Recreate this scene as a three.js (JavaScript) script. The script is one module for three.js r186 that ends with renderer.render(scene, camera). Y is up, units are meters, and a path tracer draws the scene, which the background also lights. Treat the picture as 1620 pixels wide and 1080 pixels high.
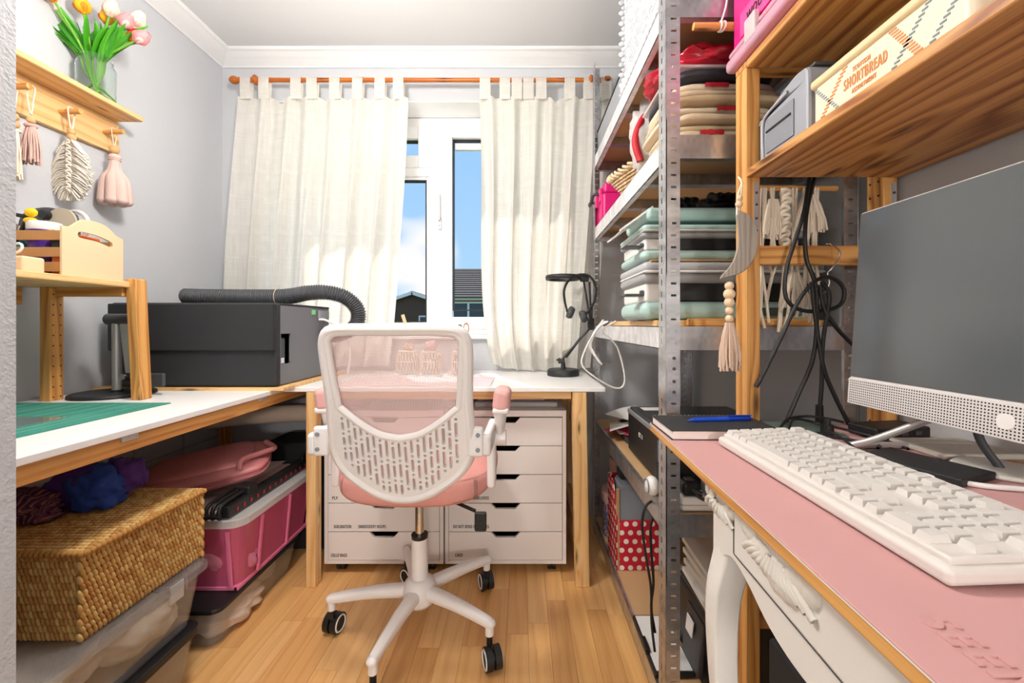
import * as THREE from 'three';
import { RoundedBoxGeometry } from 'three/addons/geometries/RoundedBoxGeometry.js';
import { mergeGeometries } from 'three/addons/utils/BufferGeometryUtils.js';
import { TextGeometry } from 'three/addons/geometries/TextGeometry.js';
import { FontLoader } from 'three/addons/loaders/FontLoader.js';
import { RectAreaLightUniformsLib } from 'three/addons/lights/RectAreaLightUniformsLib.js';
RectAreaLightUniformsLib.init();

// ---------- camera, sky, sun, large lights, exposure ----------
const scene = new THREE.Scene();
const renderer = new THREE.WebGLRenderer({ antialias: true });
renderer.toneMapping = THREE.LinearToneMapping;
renderer.toneMappingExposure = 1.0;
renderer.shadowMap.enabled = true;
const camera = new THREE.PerspectiveCamera(79.44, 1.5, 0.02, 200);
camera.position.set(0, 0.98, 0);
camera.lookAt(0, 0.98, -5);
camera.setViewOffset(1620, 1080, -14, 27, 1620, 1080);   // shift lens: keeps verticals upright

const LAMP = 3.3, LANDING_FILL = 8, SUN = 5.5;                   // strengths of the ceiling lamp, the added landing fill lamp and the sun
const sun = new THREE.DirectionalLight(0xfff4e2, SUN);
sun.position.set(-3.4, 10.4, -8.0); sun.target.position.set(-0.4, 1.2, -2.1);
sun.castShadow = true; sun.shadow.mapSize.set(2048, 2048); sun.shadow.radius = 3;
Object.assign(sun.shadow.camera, { left: -4, right: 4, top: 4, bottom: -4, near: 1, far: 30 });
scene.add(sun, sun.target);

function vnoise(period, seed) {                            // periodic value noise
  const t = new Float32Array(period[0] * period[1]); const r = rng(seed);
  for (let i = 0; i < t.length; i++) t[i] = r();
  const g = (x, y) => t[((y % period[1]) + period[1]) % period[1] * period[0] + ((x % period[0]) + period[0]) % period[0]];
  return (u, v) => {
    const x = u * period[0], y = v * period[1], xi = Math.floor(x), yi = Math.floor(y);
    let fx = x - xi, fy = y - yi; fx = fx * fx * (3 - 2 * fx); fy = fy * fy * (3 - 2 * fy);
    return (g(xi, yi) * (1 - fx) + g(xi + 1, yi) * fx) * (1 - fy) + (g(xi, yi + 1) * (1 - fx) + g(xi + 1, yi + 1) * fx) * fy;
  };
}
function rng(a) { return () => { a |= 0; a = a + 0x6D2B79F5 | 0; let t = Math.imul(a ^ a >>> 15, 1 | a); t = t + Math.imul(t ^ t >>> 7, 61 | t) ^ t; return ((t ^ t >>> 14) >>> 0) / 4294967296; }; }
{ // sky: blue air with small fair-weather clouds
  const W = 1024, H = 512, d = new Float32Array(W * H * 4);
  const n1 = vnoise([24, 20], 3), n2 = vnoise([60, 48], 4), n3 = vnoise([140, 110], 5);
  for (let j = 0; j < H; j++) for (let i = 0; i < W; i++) {
    const u = i / W, v = j / H, el = Math.max(0, (v - 0.5) * 2), k = (j * W + i) * 4;
    const t = Math.pow(el, 0.8);
    let c = [0.46 - 0.34 * t, 0.72 - 0.34 * t, 1.0 - 0.10 * t];
    let cl = n1(u, v) * 0.5 + n2(u, v) * 0.32 + n3(u, v) * 0.18;
    cl = Math.min(1, Math.max(0, (cl - 0.56) * 6));
    for (let q = 0; q < 3; q++) d[k + q] = c[q] * (1 - cl) + 0.95 * cl;
    d[k + 3] = 1;
  }
  const t = new THREE.DataTexture(d, W, H, THREE.RGBAFormat, THREE.FloatType);
  t.mapping = THREE.EquirectangularReflectionMapping; t.magFilter = THREE.LinearFilter; t.needsUpdate = true;
  scene.background = t; scene.backgroundIntensity = 1.05;
}

// ---------- helpers ----------
const V3 = (x, y, z) => new THREE.Vector3(x, y, z);
const rnd = rng(77);
const used = {};
function numbered(n) { if (!(n in used)) { used[n] = 0; return n; } return n + '_' + String(++used[n]).padStart(3, '0'); }
function prep(g) {
  if (g.index) g = g.toNonIndexed();
  for (const k of Object.keys(g.attributes)) if (!['position', 'normal', 'uv'].includes(k)) g.deleteAttribute(k);
  if (!g.attributes.normal) g.computeVertexNormals();
  if (!g.attributes.uv) g.setAttribute('uv', new THREE.BufferAttribute(new Float32Array(g.attributes.position.count * 2), 2));
  g.groups.length = 0; g.morphAttributes = {};
  return g;
}
function join(gs) { gs = (Array.isArray(gs) ? gs : [gs]).map(prep); return gs.length === 1 ? gs[0] : mergeGeometries(gs); }
function boxUV(g, tile, axis, r) {                          // uv in metres, u along the grain
  const p = g.attributes.position, n = g.attributes.normal, uv = g.attributes.uv;
  g.computeBoundingBox(); const s = g.boundingBox.getSize(V3());
  if (axis === undefined) axis = s.x >= s.y && s.x >= s.z ? 0 : s.y >= s.z ? 1 : 2;
  const ou = r(), ov = r();
  const oth = [0, 1, 2].filter(a => a !== axis);
  for (let i = 0; i < p.count; i++) {
    const a = [Math.abs(n.getX(i)), Math.abs(n.getY(i)), Math.abs(n.getZ(i))];
    const q = [p.getX(i), p.getY(i), p.getZ(i)];
    const dom = a[0] > a[1] && a[0] > a[2] ? 0 : a[1] > a[2] ? 1 : 2;
    let U, W;
    if (dom === axis) { U = q[oth[0]]; W = q[oth[1]]; } else { U = q[axis]; W = q[oth.find(o => o !== dom)]; }
    uv.setXY(i, U / tile[0] + ou, W / tile[1] + ov);
  }
}
function mesh(name, gs, mat, parent, o = {}) {
  const g = join(gs);
  if (mat.userData.tile && !o.keepUV) boxUV(g, mat.userData.tile, o.axis, rnd);
  const m = new THREE.Mesh(g, mat); m.name = parent ? name : numbered(name);
  m.castShadow = m.receiveShadow = true; (parent || scene).add(m);
  if (o.label) m.userData.label = o.label;
  if (o.kind) m.userData.kind = o.kind;
  return m;
}
const part = mesh;
function thing(name, label, category, pos = [0, 0, 0], turn = 0, group) {
  const o = new THREE.Group(); o.name = numbered(name); o.position.set(...pos); o.rotation.y = turn; scene.add(o);
  o.userData = { label, category }; if (group) o.userData.group = group; return o;
}
function tag(m, label, category, group) { m.userData.label = label; m.userData.category = category; if (group) m.userData.group = group; return m; }
function struct(name, gs, mat, o) { const m = mesh(name, gs, mat, null, o); m.userData.kind = 'structure'; return m; }
function copy(src, label, pos, turn, group) { const c = src.clone(); c.name = numbered(src.name.replace(/_\d+$/, '')); c.userData = { ...src.userData, label }; if (group) c.userData.group = group; c.position.set(...pos); if (turn !== undefined) c.rotation.y = turn; scene.add(c); return c; }
// geometry makers: (x,y,z) is the centre
function bx(w, h, d, x = 0, y = 0, z = 0, r = 0.0015, rot) {
  const g = r > 0 ? new RoundedBoxGeometry(w, h, d, 1, Math.min(r, w / 2.01, h / 2.01, d / 2.01)) : new THREE.BoxGeometry(w, h, d);
  if (rot) { if (rot[0]) g.rotateX(rot[0]); if (rot[1]) g.rotateY(rot[1]); if (rot[2]) g.rotateZ(rot[2]); }
  return g.translate(x, y, z);
}
const bb = (x0, x1, y0, y1, z0, z1, r) => bx(Math.abs(x1 - x0), Math.abs(y1 - y0), Math.abs(z1 - z0), (x0 + x1) / 2, (y0 + y1) / 2, (z0 + z1) / 2, r);
function rbx(w, h, d, x, y, z, r, seg = 4) { return new RoundedBoxGeometry(w, h, d, seg, r).translate(x, y, z); }
function cyl(r0, r1, h, x = 0, y = 0, z = 0, seg = 24) { return new THREE.CylinderGeometry(r1, r0, h, seg).translate(x, y, z); }   // r0 bottom
function rod(a, b, r0, r1 = r0, seg = 14) {
  a = V3(...a); b = V3(...b); const d = b.clone().sub(a), L = d.length();
  const g = new THREE.CylinderGeometry(r1, r0, L, seg); g.translate(0, L / 2, 0);
  g.applyQuaternion(new THREE.Quaternion().setFromUnitVectors(V3(0, 1, 0), d.normalize())); return g.translate(a.x, a.y, a.z);
}
function tube(pts, r, seg = 40, rad = 8, closed = false) { return new THREE.TubeGeometry(new THREE.CatmullRomCurve3(pts.map(p => V3(...p)), closed, 'catmullrom', 0.5), seg, r, rad, closed); }
function lathe(pts, x = 0, y = 0, z = 0, seg = 32) { return new THREE.LatheGeometry(pts.map(p => new THREE.Vector2(p[0], p[1])), seg).translate(x, y, z); }
function ball(r, x = 0, y = 0, z = 0, sx = 1, sy = 1, sz = 1, w = 16, h = 12) { return new THREE.SphereGeometry(r, w, h).scale(sx, sy, sz).translate(x, y, z); }
function torus(R, r, x, y, z, rot, arc = Math.PI * 2) { const g = new THREE.TorusGeometry(R, r, 8, 36, arc); if (rot) { g.rotateX(rot[0]); g.rotateY(rot[1]); g.rotateZ(rot[2]); } return g.translate(x, y, z); }
function shape(pts, holes = []) { const s = new THREE.Shape(pts.map(p => new THREE.Vector2(...p))); for (const h of holes) s.holes.push(h.isPath || h.curves ? h : new THREE.Path(h.map(p => new THREE.Vector2(...p)))); return s; }
function ext(s, depth, bevel = 0, curveSegments = 8, bs = 2) { const g = new THREE.ExtrudeGeometry(s, { depth: depth - 2 * bevel, bevelEnabled: bevel > 0, bevelThickness: bevel, bevelSize: bevel, bevelOffset: -bevel, bevelSegments: bs, curveSegments }); return g.translate(0, 0, bevel); }
function smooth(pts, n = 6, closed = false) { return new THREE.SplineCurve(pts.map(p => new THREE.Vector2(...p))).getPoints(pts.length * n).map(p => [p.x, p.y]); }
function noise3(seed) { const r = rng(seed), k = []; for (let i = 0; i < 10; i++) k.push([r() * 6.28, (r() - .5) * 2, (r() - .5) * 2, (r() - .5) * 2, .5 + r()]); return (x, y, z) => k.reduce((s, q, i) => s + Math.sin(q[0] + (q[1] * x + q[2] * y + q[3] * z) * (1 + i * .55)) / (1 + i * .35), 0) / 4; }
function blob(rx, ry, rz, x, y, z, amp, freq, seed, w = 36, h = 24, flat = true) {     // crumpled soft lump resting on its base
  const g = new THREE.SphereGeometry(1, w, h), p = g.attributes.position, n = noise3(seed);
  for (let i = 0; i < p.count; i++) {
    let [a, b, c] = [p.getX(i), p.getY(i), p.getZ(i)];
    const q = 3.2, k = Math.pow(Math.abs(a) ** q + Math.abs(b) ** q + Math.abs(c) ** q, -1 / q), s = (k * .6 + .4) * (1 + amp * (1 - Math.abs(2 * Math.abs(n(a * freq, b * freq, c * freq)) % 2 - 1) - .5));
    a *= s; b *= s; c *= s; if (flat && b < -0.8) b = -0.8;
    p.setXYZ(i, a * rx, b * ry, c * rz);
  }
  g.computeVertexNormals(); return g.translate(x, y, z);
}
function sheet(nu, nv, f) {                                 // parametric surface f(u,v) -> [x,y,z], uv kept
  const pos = [], uv = [], idx = [];
  for (let j = 0; j <= nv; j++) for (let i = 0; i <= nu; i++) { pos.push(...f(i / nu, j / nv)); uv.push(i / nu, j / nv); }
  for (let j = 0; j < nv; j++) for (let i = 0; i < nu; i++) { const a = j * (nu + 1) + i, b = a + 1, c = a + nu + 1, d = c + 1; idx.push(a, c, b, b, c, d); }
  const g = new THREE.BufferGeometry(); g.setAttribute('position', new THREE.Float32BufferAttribute(pos, 3)); g.setAttribute('uv', new THREE.Float32BufferAttribute(uv, 2)); g.setIndex(idx); g.computeVertexNormals(); return g;
}
const font = await new FontLoader().loadAsync('fonts/droid/droid_sans_bold.typeface.json');
function text(s, size, depth = 0.0006, w = 1) { const g = new TextGeometry(s, { font, size, depth, curveSegments: 3, bevelEnabled: false }); return g.scale(w, 1, 1); }

// ---------- materials ----------
function tex(W, H, f, srgb = true) {
  const d = new Uint8Array(W * H * 4);
  for (let j = 0; j < H; j++) for (let i = 0; i < W; i++) { const c = f(i / W, j / H), k = (j * W + i) * 4; d[k] = c[0]; d[k + 1] = c[1]; d[k + 2] = c[2]; d[k + 3] = c[3] ?? 255; }
  const t = new THREE.DataTexture(d, W, H); t.wrapS = t.wrapT = THREE.RepeatWrapping; t.magFilter = THREE.LinearFilter; t.minFilter = THREE.LinearMipmapLinearFilter; t.generateMipmaps = true;
  if (srgb) t.colorSpace = THREE.SRGBColorSpace; t.needsUpdate = true; return t;
}
const lerp = (a, b, t) => a.map((x, i) => x + (b[i] - x) * t), clamp = (x, a = 0, b = 1) => Math.min(b, Math.max(a, x));
function woodTex(base, dark, { rings = 7, warp = 2.2, fine = .35, contrast = .6, knots = 3, seed = 1, W = 512, H = 256 } = {}) {
  const n = vnoise([2, 3], seed), n2 = vnoise([6, 10], seed + 1), f = vnoise([10, 150], seed + 2), f2 = vnoise([4, 60], seed + 3), r = rng(seed + 9), kn = [];
  for (let i = 0; i < knots; i++) kn.push([r(), r(), .012 + r() * .014]);
  return tex(W, H, (u, v) => {
    let ph = v * rings + n(u, v) * warp + n2(u, v) * .35, kd = 0;
    for (const [a, b, s] of kn) { let du = Math.abs(u - a); du = Math.min(du, 1 - du); let dv = Math.abs(v - b); dv = Math.min(dv, 1 - dv); const q = (du * du / (s * s * 5) + dv * dv / (s * s * 3.2)); ph += 1.1 * Math.exp(-q * .35); kd = Math.max(kd, Math.exp(-q * 2.2)); }
    let w = ph - Math.floor(ph); w = w < .75 ? Math.pow(w / .75, 2.2) : (1 - w) / .25;
    let t = w * contrast * (.55 + .9 * f2(u, v)) + (f(u, v) - .5) * fine; t = clamp(t);
    return lerp(lerp(base, dark, t), dark.map(x => x * .45), kd * .85);
  });
}
function mat(color, rough = .6, o = {}) { const { tile, ...p } = o; const m = new THREE.MeshPhysicalMaterial({ color, roughness: rough, ...p }); if (tile) m.userData.tile = tile; return m; }
const wood = (t, tile, rough = .55, o = {}) => mat(0xffffff, rough, { map: t, tile, ...o });
const tPine = woodTex([236, 196, 138], [205, 145, 80], { seed: 11, knots: 4 });
const tOil = woodTex([226, 170, 98], [176, 106, 44], { seed: 21, knots: 4, contrast: .75 });
const tShelf = woodTex([222, 164, 96], [150, 86, 36], { seed: 31, rings: 6, warp: 5, knots: 4, contrast: .95, W: 1024, H: 512 });
const tFloor = woodTex([236, 188, 126], [208, 150, 90], { seed: 41, rings: 4, warp: 1.6, contrast: .42, fine: .45, knots: 0 });
const M = {
  pine: wood(tPine, [.9, .24]), oil: wood(tOil, [.8, .2]), shelf: wood(tShelf, [1.0, .3], .45),
  floor: [0, 1, 2, 3].map(i => wood(tFloor, [.9, .16], .34, { color: [0xffffff, 0xf3e9df, 0xfffaf0, 0xeadfd2][i] })),
  floorBase: wood(tFloor, [.9, .16], .34),
  white: mat(0xf2f0ee, .38), whitePlastic: mat(0xefedea, .35), whiteMatt: mat(0xf0eeea, .8), upvc: mat(0xf6f6f6, .3),
  black: mat(0x17181a, .45), blackMatt: mat(0x1d1e20, .8), darkGrey: mat(0x46484b, .5), grey: mat(0x8f9297, .5), midGrey: mat(0x73777c, .45),
  chrome: mat(0xd0d0d2, .18, { metalness: 1 }), steel: mat(0xc8cacd, .32, { metalness: .6 }), pewter: mat(0xa9a79e, .35, { metalness: .85 }),
  glass: mat(0xf3faf8, .02, { transmission: 1, thickness: 0, ior: 1.45 }), pane: mat(0xffffff, 0, { transmission: 1, thickness: 0, ior: 1.02 }),
  clear: mat(0xf4f6f8, .07, { transmission: .93, thickness: 0 }), clearFrost: mat(0xf0eeec, .35, { transmission: .5, thickness: 0 }),
  pinkTub: mat(0xf07aa4, .22, { transmission: .42, thickness: 0 }), hotPink: mat(0xe0217c, .35), pinkClear: mat(0xf3b6cf, .3, { transmission: .35, thickness: 0 }),
  cord: mat(0xe9dcc8, .95), twine: mat(0xd9c6ac, .95), mauve: mat(0xcfada2, .95), mauveLight: mat(0xd9bcb2, .95), pinkWool: mat(0xe3b7b6, .95),
  bead: mat(0xd7a871, .55), beadPale: mat(0xe5c6a3, .55), mint: mat(0xb2d0ca, .4), cardboard: mat(0xbc9568, .8), hardboard: mat(0xcda577, .75), mdf: mat(0xe3c7a0, .7), mdfEdge: mat(0xb98a55, .75),
};
// painted walls, fabric and metal textures
{
  const n1 = vnoise([90, 90], 51), n2 = vnoise([30, 30], 52);
  const tw = tex(256, 256, (u, v) => { const h = 110 + 90 * (n1(u, v) - .5) + 60 * (n2(u, v) - .5); return [h, h, h]; }, false);
  M.wall = mat(0xc6c8cc, .85, { bumpMap: tw, bumpScale: .0004, tile: [.35, .35] });
  M.wallNear = mat(0xc6c8cc, .85, { bumpMap: tw, bumpScale: .0016, tile: [.22, .22] });
  M.ceiling = mat(0xdedfe0, .9, { bumpMap: tw, bumpScale: .0003, tile: [.5, .5] });
  M.cove = mat(0xf0f0f0, .8);
  M.panelWhite = mat(0xdcdde0, .5);
  const c1 = vnoise([256, 3], 61), c2 = vnoise([3, 256], 62), c3 = vnoise([12, 12], 63);
  const tl = tex(512, 512, (u, v) => { const h = 236 + 14 * (c1(u, v) - .5) + 14 * (c2(u, v) - .5) + 6 * (c3(u, v) - .5); return [h, h - 3, h - 10]; });
  M.linen = mat(0xffffff, 1, { map: tl, tile: [.3, .3], transmission: .42, thickness: 0, side: THREE.DoubleSide });
  M.cloth = mat(0xe8dccb, .95, { map: tl, tile: [.2, .2] });
  const g1 = vnoise([20, 8], 71), g2 = vnoise([70, 40], 72);
  const tg = tex(256, 256, (u, v) => { const h = 222 + 40 * (g1(u, v) - .5) + 26 * (g2(u, v) - .5); return [h, h, h + 2]; });
  M.galv = mat(0xd4d4d6, .28, { map: tg, metalness: .8, tile: [.5, .5] });
  M.galvLit = mat(0xffffff, .35, { map: tg, metalness: .12, tile: [.5, .5] });  // same galvanised metal, whitened by the light painted into its colour
  const w1 = vnoise([6, 90], 81), w2 = vnoise([40, 40], 82);
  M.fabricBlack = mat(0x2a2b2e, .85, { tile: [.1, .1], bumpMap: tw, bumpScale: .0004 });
  M.fabricBlackLit = mat(0x77797d, .85, { tile: [.1, .1], bumpMap: tw, bumpScale: .0004 });  // the black case fabric, lightened with window light painted into the colour
  const tk = tex(64, 64, (u, v) => { const a = Math.sin(u * 6.283 * 8) * Math.sin(v * 6.283 * 8); const h = 128 + 100 * a; return [h, h, h]; }, false);
  M.pinkSeat = mat(0xe3a097, .9, { bumpMap: tk, bumpScale: .0012, tile: [.032, .032], sheen: .4, sheenColor: new THREE.Color(0xffc0b8) });
  M.pinkBag = mat(0xc97f80, .42);
  M.pinkPad = mat(0xd2a09e, .62);
  M.leather = mat(0x2c2d2f, .7, { bumpMap: tw, bumpScale: .0006, tile: [.05, .05] });
  M.grass = mat(0xffffff, .9, { map: tex(128, 128, (u, v) => lerp([150, 105, 52], [214, 168, 98], w2(u, v))), tile: [.2, .2] });
}
// ================= THE ROOM =================
const XL = -1.534, XR = 0.84, ZB = -2.113, YC = 2.345;
{ // floor slab with laminate strips laid towards the window
  const fl = struct('floor', bb(XL - .12, XR + .12, -.08, -.0045, ZB - .26, 4.12, 0), M.floorBase);
  const r = rng(5), sw = .0677;
  for (let i = 0; i < 35; i++) {
    let z = -.47 + r() * -.0, x0 = XL + i * sw, first = true; z = -.47;
    while (z > ZB + .005) {
      let L = first ? .2 + r() * .45 : .45 + r() * .22; first = false; if (z - L < ZB + .12) L = z - ZB;
      const k = Math.floor(r() * 4);
      mesh('strip', bx(sw - .0005, .0045, L - .0006, x0 + sw / 2, -.00225, z - L / 2, .0006), M.floor[k], fl, { axis: 2 }); z -= L;
    }
  }
  mesh('landing_carpet', bb(-1.1, XR, -.0045, .004, -.47, 4.0, 0), mat(0xa9a39b, .95), fl);
}
struct('ceiling', bb(XL - .12, XR + .12, YC, YC + .1, ZB - .26, 4.12, 0), M.ceiling);
const wl = struct('wall_left', bb(XL - .12, XL, 0, YC, ZB - .26, -.47, 0), M.wall);
{ // white boarding on the left wall below the table
  for (let j = 0; j < 3; j++) for (let i = 0; i < 6; i++) mesh('panel', bb(XL, XL + .006, .02 + j * .2, .214 + j * .2, -2.1 + i * .24, -2.1 + i * .24 + .234, .002), M.panelWhite, wl);
}
struct('wall_right', bb(XR, XR + .12, 0, YC, ZB - .26, 4.12, 0), M.wall);
struct('wall_front', [bb(XL, -.72, 0, YC, -.586, -.47, 0)], M.wallNear);
struct('wall_landing', [bb(-1.22, -1.1, 0, YC, -.47, 4.12, 0), bb(-1.1, XR, 0, YC, 4.0, 4.12, 0)], M.whiteMatt);
const WX0 = -1.30, WX1 = .25, WY0 = .905, WY1 = 2.128, ZF = -2.275;
struct('wall_back', [bb(XL, WX0, 0, YC, ZB - .26, ZB, 0), bb(WX1, XR, 0, YC, ZB - .26, ZB, 0), bb(WX0, WX1, 0, WY0, ZB - .26, ZB, 0), bb(WX0, WX1, WY1, YC, ZB - .26, ZB, 0)], M.wall);
struct('trim_1', bb(WX0 - .02, WX1 + .02, WY0, WY0 + .018, ZF, ZB + .03, .006), M.upvc).userData.label = 'white window sill board';
struct('trim_2', [bb(WX0, WX0 + .004, WY0 + .018, WY1 - .004, ZF, ZB - .0005, 0), bb(WX1 - .004, WX1, WY0 + .018, WY1 - .004, ZF, ZB - .0005, 0), bb(WX0, WX1, WY1 - .004, WY1, ZF, ZB - .0005, 0)], M.upvc).userData.label = 'white lining of the window recess';
{ // cornice: concave profile run round the walls
  const prof = [[0, 2.300], [.004, 2.297], [.010, 2.302], [.028, 2.309], [.055, 2.320], [.080, 2.332], [.0900, 2.334], [.0976, 2.339], [.0976, YC], [0, YC]];
  const run = (len) => ext(shape(prof), len);
  let g = run(1.63); g.translate(XL, 0, ZB); struct('trim_3', g, M.cove).userData.label = 'white cornice along the left wall';
  g = run(XR - XL); g.rotateY(-Math.PI / 2); g.scale(1, 1, 1); g.translate(XR, 0, ZB); // profile now runs towards +z
  struct('trim_4', g, M.cove).userData.label = 'white cornice above the window';
}
{ // window
  const w = thing('window_1', 'white window with tall casement and small top light', 'window'); w.userData = { kind: 'structure', label: w.userData.label };
  const zf0 = ZF - .06, zf1 = ZF, f = (a, b, c, d, z0 = zf0, z1 = zf1) => bb(a, b, c, d, z0, z1, .004);
  mesh('frame', [f(WX0, WX1, WY0 + .018, .975), f(WX0, WX1, 2.06, WY1 - .004), f(WX0, WX0 + .06, .975, 2.06), f(WX1 - .06, WX1, .975, 2.06), f(-.508, -.430, .975, 2.06), f(WX0 + .06, -.508, 1.80, 1.855)], M.upvc, w);
  const sash = (n, a, b, c, d, bw, z1) => mesh(n, [f(a, a + bw, c, d, zf0 + .01, z1), f(b - bw, b, c, d, zf0 + .01, z1), f(a + bw, b - bw, c, c + bw, zf0 + .01, z1), f(a + bw, b - bw, d - bw, d, zf0 + .01, z1)], M.upvc, w);
  sash('glazing_bead', WX0 + .06, -.508, .975, 1.80, .017, ZF - .012);
  sash('top_light_sash', WX0 + .045, -.500, 1.845, 2.07, .066, ZF + .014);
  sash('casement_sash', -.445, WX1 - .045, .955, 2.075, .066, ZF + .014);
  const gasket = mat(0x1b1c1e, .6);
  const gk = (a, b, c, d) => mesh('gasket', [bb(a, a + .006, c, d, ZF - .045, ZF - .012, 0), bb(b - .006, b, c, d, ZF - .045, ZF - .012, 0), bb(a, b, d - .006, d, ZF - .045, ZF - .012, 0), bb(a, b, c, c + .006, ZF - .045, ZF - .012, 0)], gasket, w);
  for (const [a, b, c, d] of [[WX0 + .077, -.525, .992, 1.783], [WX0 + .111, -.566, 1.911, 2.004], [-.379, WX1 - .111, 1.056, 2.009]]) { gk(a, b, c, d); mesh('pane', bb(a + .002, b - .002, c + .002, d - .002, ZF - .032, ZF - .028, 0), M.pane, w); }
  mesh('vent_cover', bb(-.37, WX1 - .12, 1.962, 1.998, ZF - .06, ZF - .034, .003), M.whitePlastic, w);
  const h = mesh('handle', [bb(-.455, -.434, 1.50, 1.565, ZF + .014, ZF + .03, .004), bb(-.452, -.438, 1.545, 1.69, ZF + .03, ZF + .046, .005)], mat(0xc9ccd0, .3), w);
  mesh('keyhole', cyl(.003, .003, .003, 0, 0, 0, 10).rotateX(Math.PI / 2).translate(-.4445, 1.52, ZF + .0308), M.darkGrey, h);
}
{ // outside: ground and two neighbouring houses
  struct('ground', bb(-60, 60, -2.9, -2.7, -80, -3.2, 0), mat(0x5c7a3a, .95)).userData.label = 'lawn below the window';
  const tile = mat(0x4a4442, .85), tile2 = mat(0x565050, .85), brick = mat(0x9a6e55, .9), brown = mat(0x5e4a40, .9);
  const h1 = thing('house', 'neighbouring house with dark tiled roof seen through the casement', 'house', [-1, -2.7, -20]);
  mesh('walls', bb(-2.9, 4, 0, 4.85, -8, 0, 0), brick, h1); mesh('fascia', bb(-3.2, 4.3, 4.85, 5.03, -.1, .36, .01), M.white, h1);
  for (let i = 0; i < 14; i++) { const t = i / 14, z = .42 - t * 4.3, y = 5.02 + t * 1.92; mesh('tile_course', bx(7.6, .075, .40, .55, y, z, 0, [.30, 0, 0]), i % 2 ? tile : tile2, h1); }
  mesh('back_slope', bx(7.6, .08, 4.8, .55, 5.9, -6.2, 0, [-.42, 0, 0]), tile, h1);
  for (const x of [-2.4, 1.2]) { const wn = mesh('window_frame', bb(x, x + 1.7, 3.5, 4.78, -.02, .05, .01), M.white, h1); mesh('glass', [bb(x + .08, x + .8, 3.58, 4.7, .03, .06, 0), bb(x + .9, x + 1.62, 3.58, 4.7, .03, .06, 0)], mat(0x3b444c, .15), wn); }
  const h2 = thing('house', 'distant bungalow with grey gable roof seen past the left curtain', 'house', [-7.6, -2.7, -29]);
  mesh('walls', ext(shape([[-4, 0], [4, 0], [4, 4.5], [0, 5.85], [-4, 4.5]]), 8).translate(0, 0, -8), brown, h2);
  const sl = Math.atan2(1.35, 4);
  for (const s of [-1, 1]) for (let i = 0; i < 9; i++) { const t = (i + .5) / 9; mesh('tile_course', bx(.56, .09, 8.6, s * (4.4 - t * 4.4), 4.42 + t * 1.55, -4, 0, [0, 0, -s * (sl + .05)]), i % 2 ? tile : tile2, h2); }
  for (const s of [-1, 1]) mesh('bargeboard', bx(4.7, .22, .06, s * 2.2, 5.14, .33, 0, [0, 0, -s * sl]), M.white, h2);
  const wn = mesh('window_frame', bb(.4, 2.6, 3.0, 4.3, -.02, .06, .01), M.white, h2); mesh('glass', bb(.5, 2.5, 3.1, 4.2, .04, .075, 0), mat(0x3b444c, .15), wn);
}
{ // globe lamp hanging from the ceiling of the room and an added fill lamp on the landing (both above or behind the picture)
  const lamp = (label, x, y, z, power) => {
    const t = thing('unseen_lamp', label, 'lamp', [x, YC, z]);
    mesh('ceiling_rose', lathe([[.0001, 0], [.05, 0], [.05, -.012], [.02, -.03], [.0001, -.03]], 0, 0, 0, 32), M.white, t);
    mesh('stem', rod([0, -.03, 0], [0, y - YC + .08, 0], .006), M.white, t);
    mesh('globe_bulb', ball(.09, 0, y - YC, 0, 1, 1, 1, 32, 24), mat(0xffffff, .4, { emissive: 0xffffff, emissiveIntensity: 2.0, transmission: .5, thickness: 0 }), t);
    const l = new THREE.PointLight(0xfffaf4, power); l.position.set(x, y, z); l.castShadow = true; l.shadow.radius = 5; scene.add(l);
  };
  lamp('white globe lamp hanging over the chair', -.56, 1.90, -.96, LAMP);
  lamp('unseen white globe added on the landing as fill light', 0.50, 1.30, 2.6, LANDING_FILL);  // unseen fill, added to brighten the desk end and right wall
}
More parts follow.
